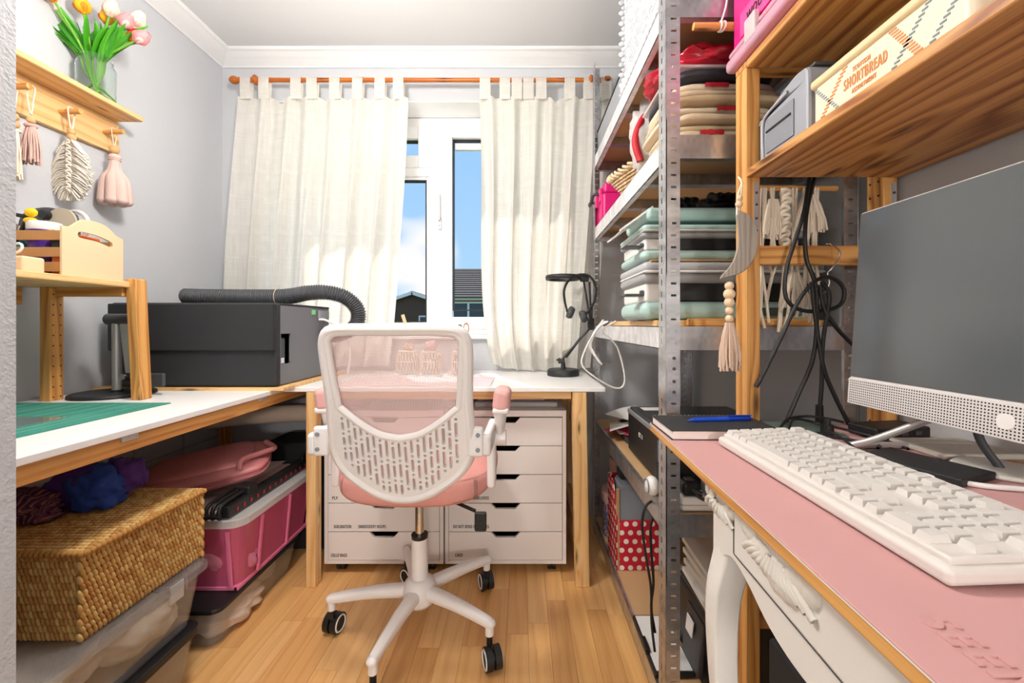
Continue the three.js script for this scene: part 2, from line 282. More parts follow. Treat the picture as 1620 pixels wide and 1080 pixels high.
// ================= TABLES =================
{
  const t = thing('wall_table', 'long white topped table against the left wall', 'table', [0, 0, 0]);
  mesh('tabletop', bb(XL + .008, -.885, .729, .745, -2.105, -.60, .002), M.white, t);
  mesh('front_rail', bb(-.925, -.893, .690, .729, -2.1, -.62, .002), M.oil, t);
  mesh('back_rail', bb(XL + .01, XL + .042, .690, .729, -2.1, -.62, .002), M.oil, t);
  for (const [x, z] of [[-1.48, -.64], [-.93, -.64], [-1.48, -2.06]]) mesh('leg', bb(x - .022, x + .022, 0, .69, z - .02, z + .02, .003), M.oil, t);
  for (const z of [-.935, -1.42]) mesh('bracket', [bb(-.894, -.888, .717, .729, z - .02, z + .02, .001), rod([-.888, .722, z - .014], [-.886, .722, z - .014], .002)], M.steel, t);
  const b = thing('craft_table', 'white topped table with wooden legs under the window', 'table', [0, 0, 0]);
  mesh('tabletop', bb(-.883, .315, .729, .745, -2.105, -1.528, .002), M.white, b);
  mesh('apron', [bb(-.745, .19, .698, .729, -1.575, -1.55, .002)], M.pine, b);
  mesh('apron', [bb(-.745, .19, .698, .729, -2.08, -2.055, .002)], M.pine, b);
  mesh('side_rail', bb(.205, .235, .66, .729, -2.05, -1.58, .002), M.pine, b);
  const leg = (x0, x1, dx, z) => { const g = bb(x0, x1, 0, .729, z - .046, z, .003), p = g.attributes.position; for (let i = 0; i < p.count; i++) p.setX(i, p.getX(i) + dx * (1 - p.getY(i) / .729)); g.computeVertexNormals(); return g; };
  mesh('leg', leg(-.80, -.764, .0, -1.529), M.pine, b);
  mesh('leg', leg(.193, .245, .012, -1.531), M.pine, b); mesh('leg', leg(-.80, -.755, 0, -2.05), M.pine, b); mesh('leg', leg(.193, .245, .012, -2.05), M.pine, b);
  mesh('foot_rail', bb(.212, .252, .10, .19, -2.05, -1.585, .003), M.pine, b);
}
// ================= CURTAINS =================
const RY = 2.182, RZ = -2.022;
{
  const rm = mat(0xd8a25c, .4, { map: tOil, tile: [.6, .15] });
  const t = thing('curtain_pole', 'wooden curtain pole with turned ball ends', 'curtain pole', [0, 0, 0]);
  mesh('pole', rod([-1.385, RY, RZ], [.40, RY, RZ], .0105, .0105, 20), rm, t);
  const fin = (s) => { const g = lathe([[.0001, -.03], [.008, -.028], [.016, -.018], [.019, -.006], [.017, .006], [.011, .014], [.014, .020], [.012, .026], [.0105, .03]], 0, 0, 0, 20); g.rotateZ(s * -Math.PI / 2); return g; };
  mesh('finial', fin(1).translate(-1.405, RY, RZ), rm, t); mesh('finial', fin(-1).translate(.42, RY, RZ), rm, t);
  for (const x of [-1.305, .345]) mesh('bracket', [torus(.016, .008, x, RY, RZ, [0, Math.PI / 2, 0]), rod([x, RY, RZ - .016], [x, RY, ZB], .009), ball(.021, x, RY, RZ, .75, 1, 1)], rm, t);
}
function curtain(label, tabs, left, right, yBot, folds, seed) {
  const t = thing('tab_top_curtain', label, 'curtain', [0, 0, 0]); t.userData.group = 'cream curtains at the window';
  const n = noise3(seed), x0 = left(0), x1 = right(0), yTop = x => { let d = 9; for (const q of tabs) d = Math.min(d, Math.abs(x - q)); const gap = clamp((d - .025) / .045); return 2.098 - .032 * gap * gap; };
  const g = sheet(150, 70, (u, v) => {
    const ph = u + .03 * n(u * 3, v * 1.5, 1) * v, xt = x0 + (x1 - x0) * u, X = left(v) + (right(v) - left(v)) * u;
    const amp = .012 + .026 * Math.min(1, v * 1.6 + .1), a = Math.sin(ph * Math.PI * 2 * folds + seed), b = Math.sin(ph * Math.PI * 2 * folds * 1.73 + seed * 2 + v * 1.4);
    let z = RZ - .006 + amp * (a * .7 + b * .35) + .012 * n(u * 9, v * 4, 3) * v;
    z = Math.max(-2.078, z);
    const yt = yTop(xt);
    return [X + .010 * Math.cos(ph * Math.PI * 2 * folds + seed) * Math.min(1, v * 2), yt + (yBot(u) - yt) * v, z];
  });
  mesh('cloth', g, M.linen, t);
  const hem = sheet(150, 3, (u, v) => { const x = x0 + (x1 - x0) * u, yt = yTop(x), ph = u; const amp = .014, a = Math.sin(ph * Math.PI * 2 * folds + seed), b = Math.sin(ph * Math.PI * 2 * folds * 1.73 + seed * 2); return [x, yt + .001 - v * .035, Math.max(-2.078, RZ - .006 + amp * (a * .7 + b * .35)) + .003]; });
  mesh('heading_band', hem, M.linen, t);
  for (const q of tabs) {
    const w = .026, pts = []; for (let i = 0; i <= 16; i++) { const a = -Math.PI * .1 + i / 16 * Math.PI * 1.2; pts.push([Math.cos(a) * .0135, Math.sin(a) * .0135]); }
    const prof = [[.010, -.098], [.0135, -.04], ...pts, [-.0135, -.04], [-.008, -.098]];
    mesh('tab', sheet(4, prof.length - 1, (u, v) => { const p = prof[Math.round(v * (prof.length - 1))]; return [q + (u - .5) * 2 * w * (1 - .06 * Math.sin(u * 9)), RY + p[1], RZ + p[0]]; }), M.linen, t);
  }
}
{
  const tl = [-1.349, -1.259, -1.102, -1.024, -0.912, -0.800, -0.690, -0.600], tr = [-0.175, -0.078, -0.019, 0.037, 0.100, 0.240, 0.334, 0.418];
  curtain('left cream linen curtain gathered over the black case', tl, v => -1.388 - .085 * v * v - .03 * Math.sin(v * 3), v => -.555 - .02 * v - .06 * v * v, u => .775, 7.2, 1.3);
  curtain('right cream linen curtain resting on the table behind the lamp', tr, v => -.205 + .02 * Math.sin(v * 3) * (1 - v) + .06 * v ** 6 + .01 * v, v => .455 - .10 * v - .02 * v ** 3, u => .752 + .03 * Math.pow(Math.abs(u - .55) * 1.8, 3), 6.5, 4.1);
}
// ================= LEFT WALL: PEG SHELF =================
{
  const t = thing('peg_shelf', 'pine wall shelf with wooden pegs on the left wall', 'shelf', [0, 0, 0]);
  mesh('shelf_board', bb(XL, -1.417, 1.739, 1.757, -1.545, -.80, .004), M.pine, t);
  mesh('back_plate', bb(XL, -1.516, 1.618, 1.739, -1.552, -.80, .003), M.pine, t);
  for (const z of [-1.495, -1.352, -1.21, -1.068, -.926]) mesh('peg', rod([-1.516, 1.679, z], [-1.447, 1.681, z], .0075, .0085, 18), M.oil, t);
}
// tassel keyrings: hang from the pegs; origin at the loop top
function strands(n, L, r0, r1, rad, seed, dz = .4, wav = .004) {
  const r = rng(seed), gs = [];
  for (let i = 0; i < n; i++) {
    const a = r() * 6.283, q = Math.sqrt(r()), l = L * (.9 + r() * .14), c = Math.cos(a) * q, s = Math.sin(a) * q * dz;
    const w = () => (r() - .5) * wav;
    gs.push(tube([[c * r0, 0, s * r0], [c * (r0 * .4 + r1 * .6) + w(), -l * .35, s * (r0 * .4 + r1 * .6) + w()], [c * r1 + w(), -l * .72, s * r1 + w()], [c * r1 * 1.05 + w(), -l, s * r1 * 1.05 + w()]], rad, 7, 5));
  }
  return gs;
}
{
  // mauve wool tassel on the end peg
  let t = thing('wool_tassel', 'plump mauve wool tassel on the end peg', 'tassel', [-1.478, 1.689, -1.495]);
  mesh('hanging_loop', tube([[0, .001, -.011], [0, -.03, -.006], [0, -.064, 0], [0, -.03, .008], [0, .001, .011], [0, .003, 0]], .0014, 30, 6, true), M.cord, t);
  mesh('bead', ball(.0145, 0, -.074, 0), M.bead, t);
  mesh('knot', [ball(.018, 0, -.102, 0, 1.05, .75, 1), torus(.0155, .0025, 0, -.112, 0, [Math.PI / 2, 0, 0])], M.mauveLight, t);
  const skirt = []; for (let i = 0; i < 7; i++) { const a = i / 7 * 6.283 + .3, c = Math.cos(a), s = Math.sin(a); skirt.push(tube([[c * .006, -.10, s * .005], [c * .018, -.15, s * .015], [c * .030, -.20, s * .022], [c * .036, -.262, s * .026]], .0185, 12, 10), ball(.0187, c * .036, -.262, s * .026, 1, .8, 1)); }
  for (const g of skirt) { const p = g.attributes.position; for (let i = 0; i < p.count; i++) { const y = p.getY(i), k = clamp((-y - .10) / .08, .55, 1); p.setX(i, p.getX(i) * k); p.setZ(i, p.getZ(i) * k); } g.computeVertexNormals(); }
  mesh('skirt', skirt, M.mauveLight, t);
  // cream macrame feather
  t = thing('macrame_feather', 'cream macrame feather hanging from the middle peg', 'wall hanging', [-1.478, 1.689, -1.352]);
  mesh('hanging_loop', tube([[0, .001, -.011], [0, -.03, -.007], [0, -.072, 0], [0, -.03, .009], [0, .001, .011], [0, .003, 0]], .0022, 30, 6, true), M.cord, t);
  mesh('bead', [ball(.010, 0, -.076, 0), ball(.012, 0, -.094, 0)], M.bead, t);
  const q = rng(8), fr = [];
  for (let i = 0; i < 26; i++) for (const s of [-1, 1]) for (let k = 0; k < 5; k++) {
    const y = -.104 - i * .0066, w = .062 * Math.pow(Math.sin(Math.PI * clamp((i + 2.5) / 30)), .55) * (.9 + q() * .16), dz = (k - 2) * .004 + (q() - .5) * .004;
    fr.push(tube([[s * .004, y, dz * .6], [s * w * .5, y - .008 + (q() - .5) * .004, dz + .004], [s * w, y - .028 - q() * .008, dz]], .0021, 5, 4));
  }
  for (let i = 0; i < 46; i++) { const a = (q() - .5) * 1.9; fr.push(tube([[0, -.255 + q() * .02, (q() - .5) * .01], [Math.sin(a) * .018, -.275, (q() - .5) * .014], [Math.sin(a) * .036, -.262 - .042 * Math.cos(a), (q() - .5) * .016]], .0021, 5, 4)); }
  mesh('fringe', fr, mat(0xeee6d8, .95), t, { kind: 'stuff' });
  const sp = []; for (let i = 0; i < 19; i++) sp.push(torus(.0062, .0034, 0, -.112 - i * .009, .008, [.6, (i % 2 ? .5 : -.5), 0])); mesh('spine_knots', sp, mat(0xf2e9da, .95), t);
  // tassels crowded on the third peg
  const small = (label, x, z, bm, body, beads, L, r1) => {
    const s = thing('tassel_keyring', label, 'tassel', [x, 1.689, z]); s.userData.group = 'tassels on the third peg';
    mesh('hanging_loop', tube([[0, .001, -.010], [0, -.04, -.006], [0, -.084, 0], [0, -.04, .008], [0, .001, .010], [0, .003, 0]], .002, 30, 6, true), M.cord, s);
    let y = -.09; for (const b of beads) { mesh('bead', ball(b, 0, y - b, 0), bm, s); y -= b * 1.9; }
    mesh('knot', torus(.010, .005, 0, y - .008, 0, [Math.PI / 2, 0, 0]), body, s);
    mesh('fringe', strands(80, L, .009, r1, .0022, 20 + L * 100, .55).map(g => g.translate(0, y - .004, 0)), body, s, { kind: 'stuff' });
  };
  small('mauve cotton tassel nearest the feather on the third peg', -1.462, -1.226, M.bead, M.mauve, [.010], .115, .027);
  small('cream tassel with two wooden beads on the third peg', -1.484, -1.203, M.bead, M.cord, [.011, .012], .145, .019);
  small('pink tassel half hidden at the wall edge', -1.505, -1.185, M.beadPale, M.pinkWool, [.010, .009], .12, .022);
}
{ // glass jar and tulips
  const J = [-1.473, 1.757, -1.425];
  const j = thing('glass_jar', 'clear glass jar holding tulips on the peg shelf', 'jar', J);
  const prof = [[.0001, .004], [.044, .004], [.0495, .009], [.0515, .02], [.0515, .112], [.047, .124], [.043, .130], [.0445, .136], [.0445, .146], [.0425, .147], [.041, .145], [.041, .132], [.0455, .122], [.049, .11], [.049, .02], [.047, .011], [.043, .0075], [.0001, .0075]];
  mesh('glass', lathe(prof, 0, 0, 0, 40), mat(0xf4fbf7, .03, { transmission: 1, thickness: .003, ior: 1.35 }), j, { keepUV: true });
  const stemM = mat(0x6fae33, .55), leafM = [mat(0x4fb01f, .5, { side: THREE.DoubleSide, transmission: .25, thickness: 0 }), mat(0x3c9a1c, .5, { side: THREE.DoubleSide, transmission: .2, thickness: 0 })];
  const cols = { yellow: [0xf6c21c, 0xee8a1a], orange: [0xe8571f, 0xf0a020], white: [0xf3eadf, 0xf7d9cf], pink: [0xf29a9c, 0xf3c3bb], blush: [0xf7e3c6, 0xf3cfc0], red: [0xdf3a22, 0xf2a21c] };
  const F = [[-.115, .315, .12, 'red', 'red and orange tulip leaning towards the left wall'], [-.06, .33, .07, 'white', 'white tulip at the back left of the bouquet'], [-.03, .335, .10, 'orange', 'orange tulip between the white tulip and the yellow ones'], [.0, .34, .04, 'yellow', 'yellow tulip in the middle of the bouquet'], [.035, .335, .0, 'yellow', 'yellow tulip right of the bouquet centre'], [.065, .325, .02, 'blush', 'cream blush tulip beside the pink tulip'], [.098, .295, .01, 'pink', 'large pink tulip at the upper right'], [.118, .268, -.01, 'blush', 'cream tulip below the large pink tulip'], [.128, .208, -.005, 'pink', 'small pink tulip drooping lowest at the right'], [.095, .22, -.02, 'red', 'small red tulip hidden among the leaves'], [-.085, .345, .05, 'orange', 'orange tulip standing high at the left']];
  F.forEach(([dx, y, dz, c, label], i) => { if (y > .29) y -= dx < .05 ? .072 : .05;
    const r = rng(300 + i), t = thing('tulip', label, 'flower', J); t.userData.group = 'tulips in the glass jar';
    const bxp = (r() - .5) * .05, bz = (r() - .5) * .05, mx = dx * .28 + (r() - .5) * .015, mz = dz * .28;
    const end = [dx, y, dz], neck = V3(dx - mx, y - .15, dz - mz).normalize();
    mesh('stem', tube([[bxp - dx * .15, .012, bz - dz * .1], [mx * .5, .08, mz * .5], [mx, .147, mz], [mx + (dx - mx) * .5, .147 + (y - .147) * .55, mz + (dz - mz) * .5], end], .0036, 24, 7), stemM, t);
    const petals = [];
    for (let k = 0; k < 6; k++) {
      const g = sheet(6, 8, (u, v) => { const w = .021 * Math.sin(Math.PI * Math.pow(v, .75) * .92 + .12), a = (u - .5) * 2, rr = .019 * Math.sin(Math.PI * (.12 + v * .72)) + (k % 2) * .0015; return [a * w, v * .056, rr - a * a * .009]; });
      petals.push(g.rotateY(k * Math.PI / 3));
    }
    const fl = join(petals.map(g => g.clone())); fl.applyQuaternion(new THREE.Quaternion().setFromUnitVectors(V3(0, 1, 0), neck)); fl.translate(...end);
    const b = mesh('flower', fl, mat(cols[c][0], .55, { side: THREE.DoubleSide, transmission: .15, thickness: 0 }), t);
    const inn = join([0, 2, 4].map(k => petals[k].clone().scale(1.05, .92, 1.05))); inn.applyQuaternion(new THREE.Quaternion().setFromUnitVectors(V3(0, 1, 0), neck)); inn.translate(...end);
    mesh('outer_petals', inn, mat(cols[c][1], .55, { side: THREE.DoubleSide }), b);
    for (let k = 0; k < 3; k++) {
      const side = r() < .5 ? -1 : 1, hgt = .12 + r() * .05, out = .035 + r() * .05, ang = r() * 6.283, ox = Math.cos(ang) * out + dx * .55, oz = Math.sin(ang) * out * .6 + dz * .5, w = .017 + r() * .007;
      mesh('leaf', sheet(4, 14, (u, v) => { const a = (u - .5) * 2, ww = w * Math.sin(Math.PI * (.08 + .92 * v) * .98), px = mx + (ox) * Math.pow(v, 1.3), py = .13 + hgt * v - .03 * v * v, pz = mz + oz * Math.pow(v, 1.3); return [px + a * ww * .9 * Math.cos(ang + 1.57) + a * ww * .4, py + .006 * a * a, pz + a * ww * Math.sin(ang + 1.57) * .8]; }), leafM[k % 2], t);
    }
  });
}
// ================= WOODEN RISER ON THE LEFT TABLE =================
{
  const TY = .745;
  const m = thing('cutting_mat', 'worn green cutting mat on the left table', 'cutting mat', [0, 0, 0]);
  const n1 = vnoise([8, 8], 91), n2 = vnoise([3, 90], 92);
  const tm = tex(256, 256, (u, v) => { const s = clamp((n2(u, v) - .8) * 5) * .5, q = n1(u, v) * .3; return lerp(lerp([44, 128, 110], [62, 150, 132], q * 2), [150, 200, 186], s); });
  mesh('mat', bb(-1.50, -1.04, TY, TY + .003, -1.221, -.66, .001), mat(0xffffff, .7, { map: tm, tile: [.5, .5] }), m);
  const gl = []; for (let i = 0; i < 9; i++) gl.push(bb(-1.48 + i * .05, -1.479 + i * .05, TY + .003, TY + .0033, -1.20, -.68, 0)); mesh('grid_lines', gl, mat(0x9fd0bf, .7), m);
  tag(mesh('acrylic_ruler', bb(-1.30, -1.12, TY + .0036, TY + .0066, -1.02, -.70, .001), M.clear), 'clear acrylic ruler lying on the green mat', 'ruler');
  const t = thing('shelf_riser', 'oiled pine desk shelf standing on the left table', 'shelf', [0, 0, 0]);
  mesh('board', bb(XL + .01, -1.212, 1.094, 1.112, -1.283, -.62, .003), M.pine, t);
  const lean = bb(-1.208, -1.176, TY, 1.122, -1.312, -1.272, .003), p = lean.attributes.position; for (let i = 0; i < p.count; i++) p.setX(i, p.getX(i) - .018 * (p.getY(i) - TY) / .377); lean.computeVertexNormals();
  mesh('front_post', lean, M.oil, t);
  const rp = mesh('rear_post', bb(-1.465, -1.433, TY, 1.094, -1.288, -1.250, .002), M.oil, t);
  const holes = []; for (let i = 0; i < 11; i++) for (const z of [-1.259, -1.279]) holes.push(rod([-1.4335, TY + .012 + i * .0315, z], [-1.4322, TY + .012 + i * .0315, z], .0022, .0022, 8)); mesh('peg_holes', holes, M.blackMatt, rp);
  mesh('cross_rail', bb(-1.433, -1.228, 1.066, 1.094, -1.285, -1.267, .002), M.oil, t);
  mesh('back_rail', bb(XL + .004, XL + .03, 1.04, 1.09, -1.24, -.62, .002), M.oil, t);
  mesh('front_post', bb(-1.24, -1.208, TY, 1.094, -.67, -.63, .002), M.oil, t); mesh('rear_post', bb(-1.465, -1.433, TY, 1.094, -.67, -.63, .002), M.oil, t);
  // caddy
  const B = 1.112, c = thing('wooden_caddy', 'plywood tool caddy with slatted side on the riser', 'caddy', [0, 0, 0]);
  const end = smooth([[0, .136], [.02, .139], [.035, .152], [.055, .166], [.09, .168], [.118, .163], [.138, .150], [.152, .139], [.172, .134]], 4);
  const pr = shape([[0, 0], ...end, [.172, 0]], [smooth([[.038, .120], [.046, .131], [.09, .130], [.130, .120], [.139, .110], [.131, .101], [.09, .110], [.046, .112], [.038, .120]], 4)]);
  const panel = () => ext(pr, .007, .001).rotateY(Math.PI / 2);
  mesh('end_panel', panel().translate(-1.252, B, -1.115), M.mdf, c); mesh('end_panel', panel().translate(-1.50, B, -1.115), M.mdf, c);
  for (const z of [-1.119, -1.283]) for (const y of [.012, .052, .098]) mesh('slat', bb(-1.493, -1.252, B + y, B + y + .026, z - .003, z + .003, .0008), M.mdfEdge, c);
  mesh('base', bb(-1.493, -1.252, B, B + .008, -1.28, -1.122, 0), M.mdfEdge, c);
  // contents
  let g = thing('purple_tub', 'purple plastic tub with white lid in the caddy', 'tub', [-1.342, B + .008, -1.158]);
  mesh('body', lathe([[.0001, 0], [.029, 0], [.031, .09], [.0001, .09]], 0, 0, 0, 28), mat(0x4b1f86, .35), g); mesh('lid', lathe([[.0001, .125], [.032, .125], [.0335, .121], [.0335, .108], [.031, .105], [.031, .09]], 0, 0, 0, 28), M.whitePlastic, g); mesh('band', lathe([[.031, .09], [.0312, .106]], 0, 0, 0, 28), mat(0x4b1f86, .35), g); mesh('print', bx(.022, .008, .001, -.004, .052, .0306, 0), M.whiteMatt, g); g.scale.set(1.12, 1.17, 1.0);
  g = thing('tape_dispenser', 'grey tape dispenser with round reel behind the caddy rail', 'tape dispenser', [-1.40, B + .008, -1.235]);
  mesh('body', [ext(shape(smooth([[-.08, 0], [-.085, .13], [-.07, .185], [-.02, .205], [.03, .20], [.05, .17], [.06, 0]], 5)), .05, .004).translate(0, 0, -.025)], M.darkGrey, g); mesh('side_plate', cyl(.045, .045, .006, 0, 0, 0, 32).rotateX(Math.PI / 2).translate(.055, .155, .032), mat(0xb5ab98, .5), g); mesh('knob', cyl(.014, .012, .02, 0, 0, 0, 20).rotateX(Math.PI / 2).translate(.018, .178, .04), M.black, g); mesh('reel', torus(.042, .006, .07, .155, .01, [0, 0, 0]), M.clearFrost, g);
  g = thing('spring_clamp', 'yellow and black spring clamp sticking out of the caddy', 'clamp', [-1.365, B + .165, -1.135]);
  mesh('jaw', [ball(.016, .012, .012, 0, 1, .8, .6), ball(.016, .010, -.010, 0, 1.1, .55, .6)], mat(0xf2c413, .45), g); mesh('arm', [rod([0, .0, 0], [-.06, .012, .01], .006, .004), rod([0, -.006, 0], [-.055, -.12, .0], .005, .004)], M.black, g);
  g = thing('craft_knife', 'orange handled craft knife behind the caddy handle hole', 'knife', [-1.30, B + .11, -1.20]);
  mesh('handle', rbx(.016, .018, .13, .0, .012, 0, .006), mat(0xe8651d, .4), g); mesh('blade', bx(.003, .014, .12, 0, -.004, 0, .001), M.chrome, g); mesh('stem', bx(.012, .115, .012, 0, -.058, .02, .003), mat(0xe8651d, .4), g);
  g = thing('silver_pen', 'silver pen standing at the left of the caddy', 'pen', [-1.43, B + .008, -1.14]);
  mesh('barrel', rod([0, 0, 0], [.002, .21, 0], .005, .0055), M.steel, g); mesh('collar', cyl(.006, .006, .01, .0012, .14, 0), M.darkGrey, g);
  g = thing('glue_bottle', 'teal bottle behind the caddy slats', 'bottle', [-1.40, B + .008, -1.15]);
  mesh('body', lathe([[.0001, 0], [.016, 0], [.017, .07], [.012, .085], [.006, .095], [.005, .118], [.0001, .12]], 0, 0, 0, 20), mat(0x2f9aa8, .35), g); mesh('cap', cyl(.006, .004, .02, 0, .125, 0), M.whitePlastic, g);
  g = thing('orange_marker_box', 'orange and black box beside the purple tub', 'box', [-1.278, B + .008, -1.155]);
  mesh('body', bx(.026, .112, .05, 0, .056, 0, .002), mat(0xee7a1e, .5), g); mesh('label_band', bx(.0268, .032, .0508, 0, .08, 0, .001), M.black, g);
  g = thing('wooden_block_box', 'small pale wooden box with a white cord on the riser', 'box', [-1.305, B, -1.06]);
  mesh('body', rbx(.10, .042, .05, 0, .021, 0, .006), mat(0xe9c9a4, .6), g); mesh('cord', tube([[-.05, .043, .01], [-.03, .046, .012], [.0, .048, .01], [.022, .056, .008], [.026, .068, .006], [.016, .076, .004], [-.01, .074, .0], [-.03, .066, 0]], .003, 40, 7), M.whitePlastic, g);
  g = thing('white_funnel', 'white funnel at the left edge of the riser', 'funnel', [-1.345, B, -1.035]);
  mesh('cone', lathe([[.006, .04], [.007, .07], [.03, .12], [.031, .128], [.029, .127], [.006, .075]], 0, 0, 0, 24), M.whitePlastic, g); mesh('spout', lathe([[.004, 0], [.006, .04]], 0, 0, 0, 16), M.whitePlastic, g);
  // tablet stand
  const s = thing('tablet_stand', 'folding silver arm on round black base', 'stand', [-1.352, TY, -1.365]);
  mesh('base', lathe([[.0001, 0], [.108, 0], [.110, .003], [.108, .010], [.102, .0125], [.0001, .0125]], 0, 0, 0, 48), mat(0x232325, .55), s);
  mesh('post', [cyl(.013, .013, .235, .01, .13, .0, 20)], M.steel, s); mesh('foot_ring', cyl(.018, .016, .006, .01, .0155, 0), M.black, s);
  mesh('hinge', [rod([-.018, .252, 0], [.06, .252, 0], .019), ball(.019, -.018, .252, 0, .4, 1, 1)], M.darkGrey, s);
  mesh('upper_arm', [bx(.034, .19, .022, .052, .16, .0, .006, [0, 0, .12])], M.steel, s);
  mesh('lower_joint', [rod([.05, .062, .012], [.09, .062, .012], .013)], M.black, s); mesh('bolt', cyl(.009, .009, .006, 0, 0, 0).rotateX(Math.PI / 2).translate(.056, .064, .026), M.chrome, s);
  mesh('clamp_plate', [rbx(.10, .045, .012, .115, .05, -.006, .006), bx(.05, .012, .03, .1, .03, .0, .003)], M.darkGrey, s);
  // cutter case on its board
  tag(mesh('plywood_board', bb(-1.52, -.84, TY, TY + .011, -1.98, -1.452, .001), wood(tPine, [.9, .24])), 'thin plywood board under the black case', 'board');
  const CY = TY + .011, k = thing('cutter_case', 'large black fabric covered machine case on the table corner', 'case', [0, CY, 0]);
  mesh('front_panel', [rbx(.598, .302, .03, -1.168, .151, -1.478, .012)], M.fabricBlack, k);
  mesh('front_flap', rbx(.594, .168, .012, -1.168, .214, -1.460, .005), M.fabricBlack, k);
  mesh('piping', [tube([[-.874, .295, -1.4535], [-.8725, .25, -1.4535], [-.8725, .14, -1.4535], [-.882, .131, -1.4535]], .0025, 20, 6)], M.black, k);
  mesh('body', [bb(-1.46, -.88, .004, .010, -1.87, -1.49, 0), bb(-1.46, -.88, .288, .294, -1.87, -1.49, 0), bb(-1.46, -1.454, .01, .288, -1.87, -1.49, 0), bb(-1.454, -.88, .01, .288, -1.87, -1.864, 0)], M.fabricBlackLit, k);  // side and body wear the fabric with window light painted in
  mesh('side_panel', ext(shape([[1.49, .004], [1.87, .004], [1.87, .294], [1.49, .294]], [[[1.497, .078], [1.497, .19], [1.56, .19], [1.56, .078]]]), .006).rotateY(Math.PI / 2).translate(-.88, 0, 0), M.fabricBlackLit, k);
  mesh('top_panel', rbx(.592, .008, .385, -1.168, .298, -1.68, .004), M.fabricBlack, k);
  mesh('inner_unit', [bb(-1.05, -.885, .06, .175, -1.545, -1.497, .006)], M.darkGrey, k); mesh('side_label', bb(-.885, -.8838, .080, .10, -1.535, -1.50, 0), M.whiteMatt, k);
  mesh('green_tab', bb(-.8735, -.8715, .265, .285, -1.745, -1.715, .0005), mat(0x7fdf8b, .6), k);
  mesh('side_fitting', bb(-.8735, -.862, .25, .285, -1.85, -1.765, .003), M.grey, k);
  const port = mesh('cable', tube([[-.87, .245, -1.77], [-.845, .243, -1.775], [-.80, .215, -1.79], [-.77, .16, -1.82], [-.765, .09, -1.84], [-.78, .004, -1.85]], .005, 30, 8), M.whitePlastic, k);
  // ribbed duct
  const path = [[-1.39, .34, -1.70], [-1.30, .338, -1.70], [-1.10, .338, -1.72], [-.98, .342, -1.73], [-.90, .357, -1.74], [-.82, .359, -1.76], [-.755, .335, -1.79], [-.718, .28, -1.81], [-.732, .215, -1.81], [-.80, .18, -1.80], [-.868, .18, -1.80]];
  const cv = new THREE.CatmullRomCurve3(path.map(q => V3(...q))), NS = 960, NR = 20, N3 = noise3(9), fr = cv.computeFrenetFrames(NS, false);
  const duct = sheet(NR, NS, (u, v) => { const i = Math.round(v * NS), c = cv.getPointAt(v), a = u * 6.2832, r = .0305 + .0030 * Math.sin(v * 105 * 6.2832 + 1.5 * N3(c.x * 30, a * 1.5, 1)) + .0016 * N3(c.x * 40, a * 3, c.y * 30); const nn = fr.normals[i], b = fr.binormals[i]; return [c.x + (nn.x * Math.cos(a) + b.x * Math.sin(a)) * r, c.y + (nn.y * Math.cos(a) + b.y * Math.sin(a)) * r, c.z + (nn.z * Math.cos(a) + b.z * Math.sin(a)) * r]; });
  const h = thing('duct_hose', 'ribbed grey exhaust hose lying over the black case', 'hose', [0, CY, 0]);
  mesh('ribbed_sleeve', duct, mat(0x55565a, .5, { metalness: .25, side: THREE.DoubleSide }), h);
  mesh('end_cap', ball(.029, -1.39, .34, -1.70, .35, 1, 1), mat(0x4a4b4e, .6), h);
  mesh('twist_tie', [torus(.0335, .0014, -1.02, .34, -1.727, [0, Math.PI / 2, 0]), rod([-1.02, .372, -1.727], [-1.015, .385, -1.727], .0012)], M.twine, h);
}
// ================= UNDER THE LEFT TABLE =================
function tub(o, W, D, y0, y1, mat_, wall = .003, taper = .018, r = .03) {       // open tapered tub centred on o
  const ring = (w, d, rr) => { const s = [], k = 5; for (const [cx, cz, a0] of [[w / 2 - rr, d / 2 - rr, 0], [-w / 2 + rr, d / 2 - rr, 1.5708], [-w / 2 + rr, -d / 2 + rr, 3.1416], [w / 2 - rr, -d / 2 + rr, 4.7124]]) for (let i = 0; i <= k; i++) { const a = a0 + i / k * 1.5708; s.push([cx + Math.cos(a) * rr, cz + Math.sin(a) * rr]); } return s; };
  const lv = [[W - taper * 2, D - taper * 2, y0], [W, D, y1], [W - wall * 2, D - wall * 2, y1], [W - taper * 2 - wall * 2, D - taper * 2 - wall * 2, y0 + wall]].map(([w, d, y]) => ring(w, d, r).map(p => [p[0], y, p[1]]));
  const n = lv[0].length, pos = [], push = (...q) => q.forEach(p => pos.push(...p));
  for (let l = 0; l < 3; l++) for (let i = 0; i < n; i++) { const a = lv[l][i], b = lv[l][(i + 1) % n], c = lv[l + 1][i], d = lv[l + 1][(i + 1) % n]; push(a, c, b, b, c, d); }
  for (const [l, y] of [[0, y0], [3, y0 + wall]]) for (let i = 0; i < n; i++) push([0, y, 0], lv[l][i], lv[l][(i + 1) % n]);
  const g = new THREE.BufferGeometry(); g.setAttribute('position', new THREE.Float32BufferAttribute(pos, 3)); g.computeVertexNormals(); return mesh('body', g, mat_, o);
}
function rimLid(o, name, W, D, y, h, m, r = .03, over = .008) {
  const s = new THREE.Shape(), w = W / 2 + over, d = D / 2 + over, q = r + over;
  s.moveTo(-w + q, -d); s.lineTo(w - q, -d); s.quadraticCurveTo(w, -d, w, -d + q); s.lineTo(w, d - q); s.quadraticCurveTo(w, d, w - q, d); s.lineTo(-w + q, d); s.quadraticCurveTo(-w, d, -w, d - q); s.lineTo(-w, -d + q); s.quadraticCurveTo(-w, -d, -w + q, -d);
  return mesh(name, ext(s, h, .003).rotateX(-Math.PI / 2).translate(0, y, 0), m, o);
}
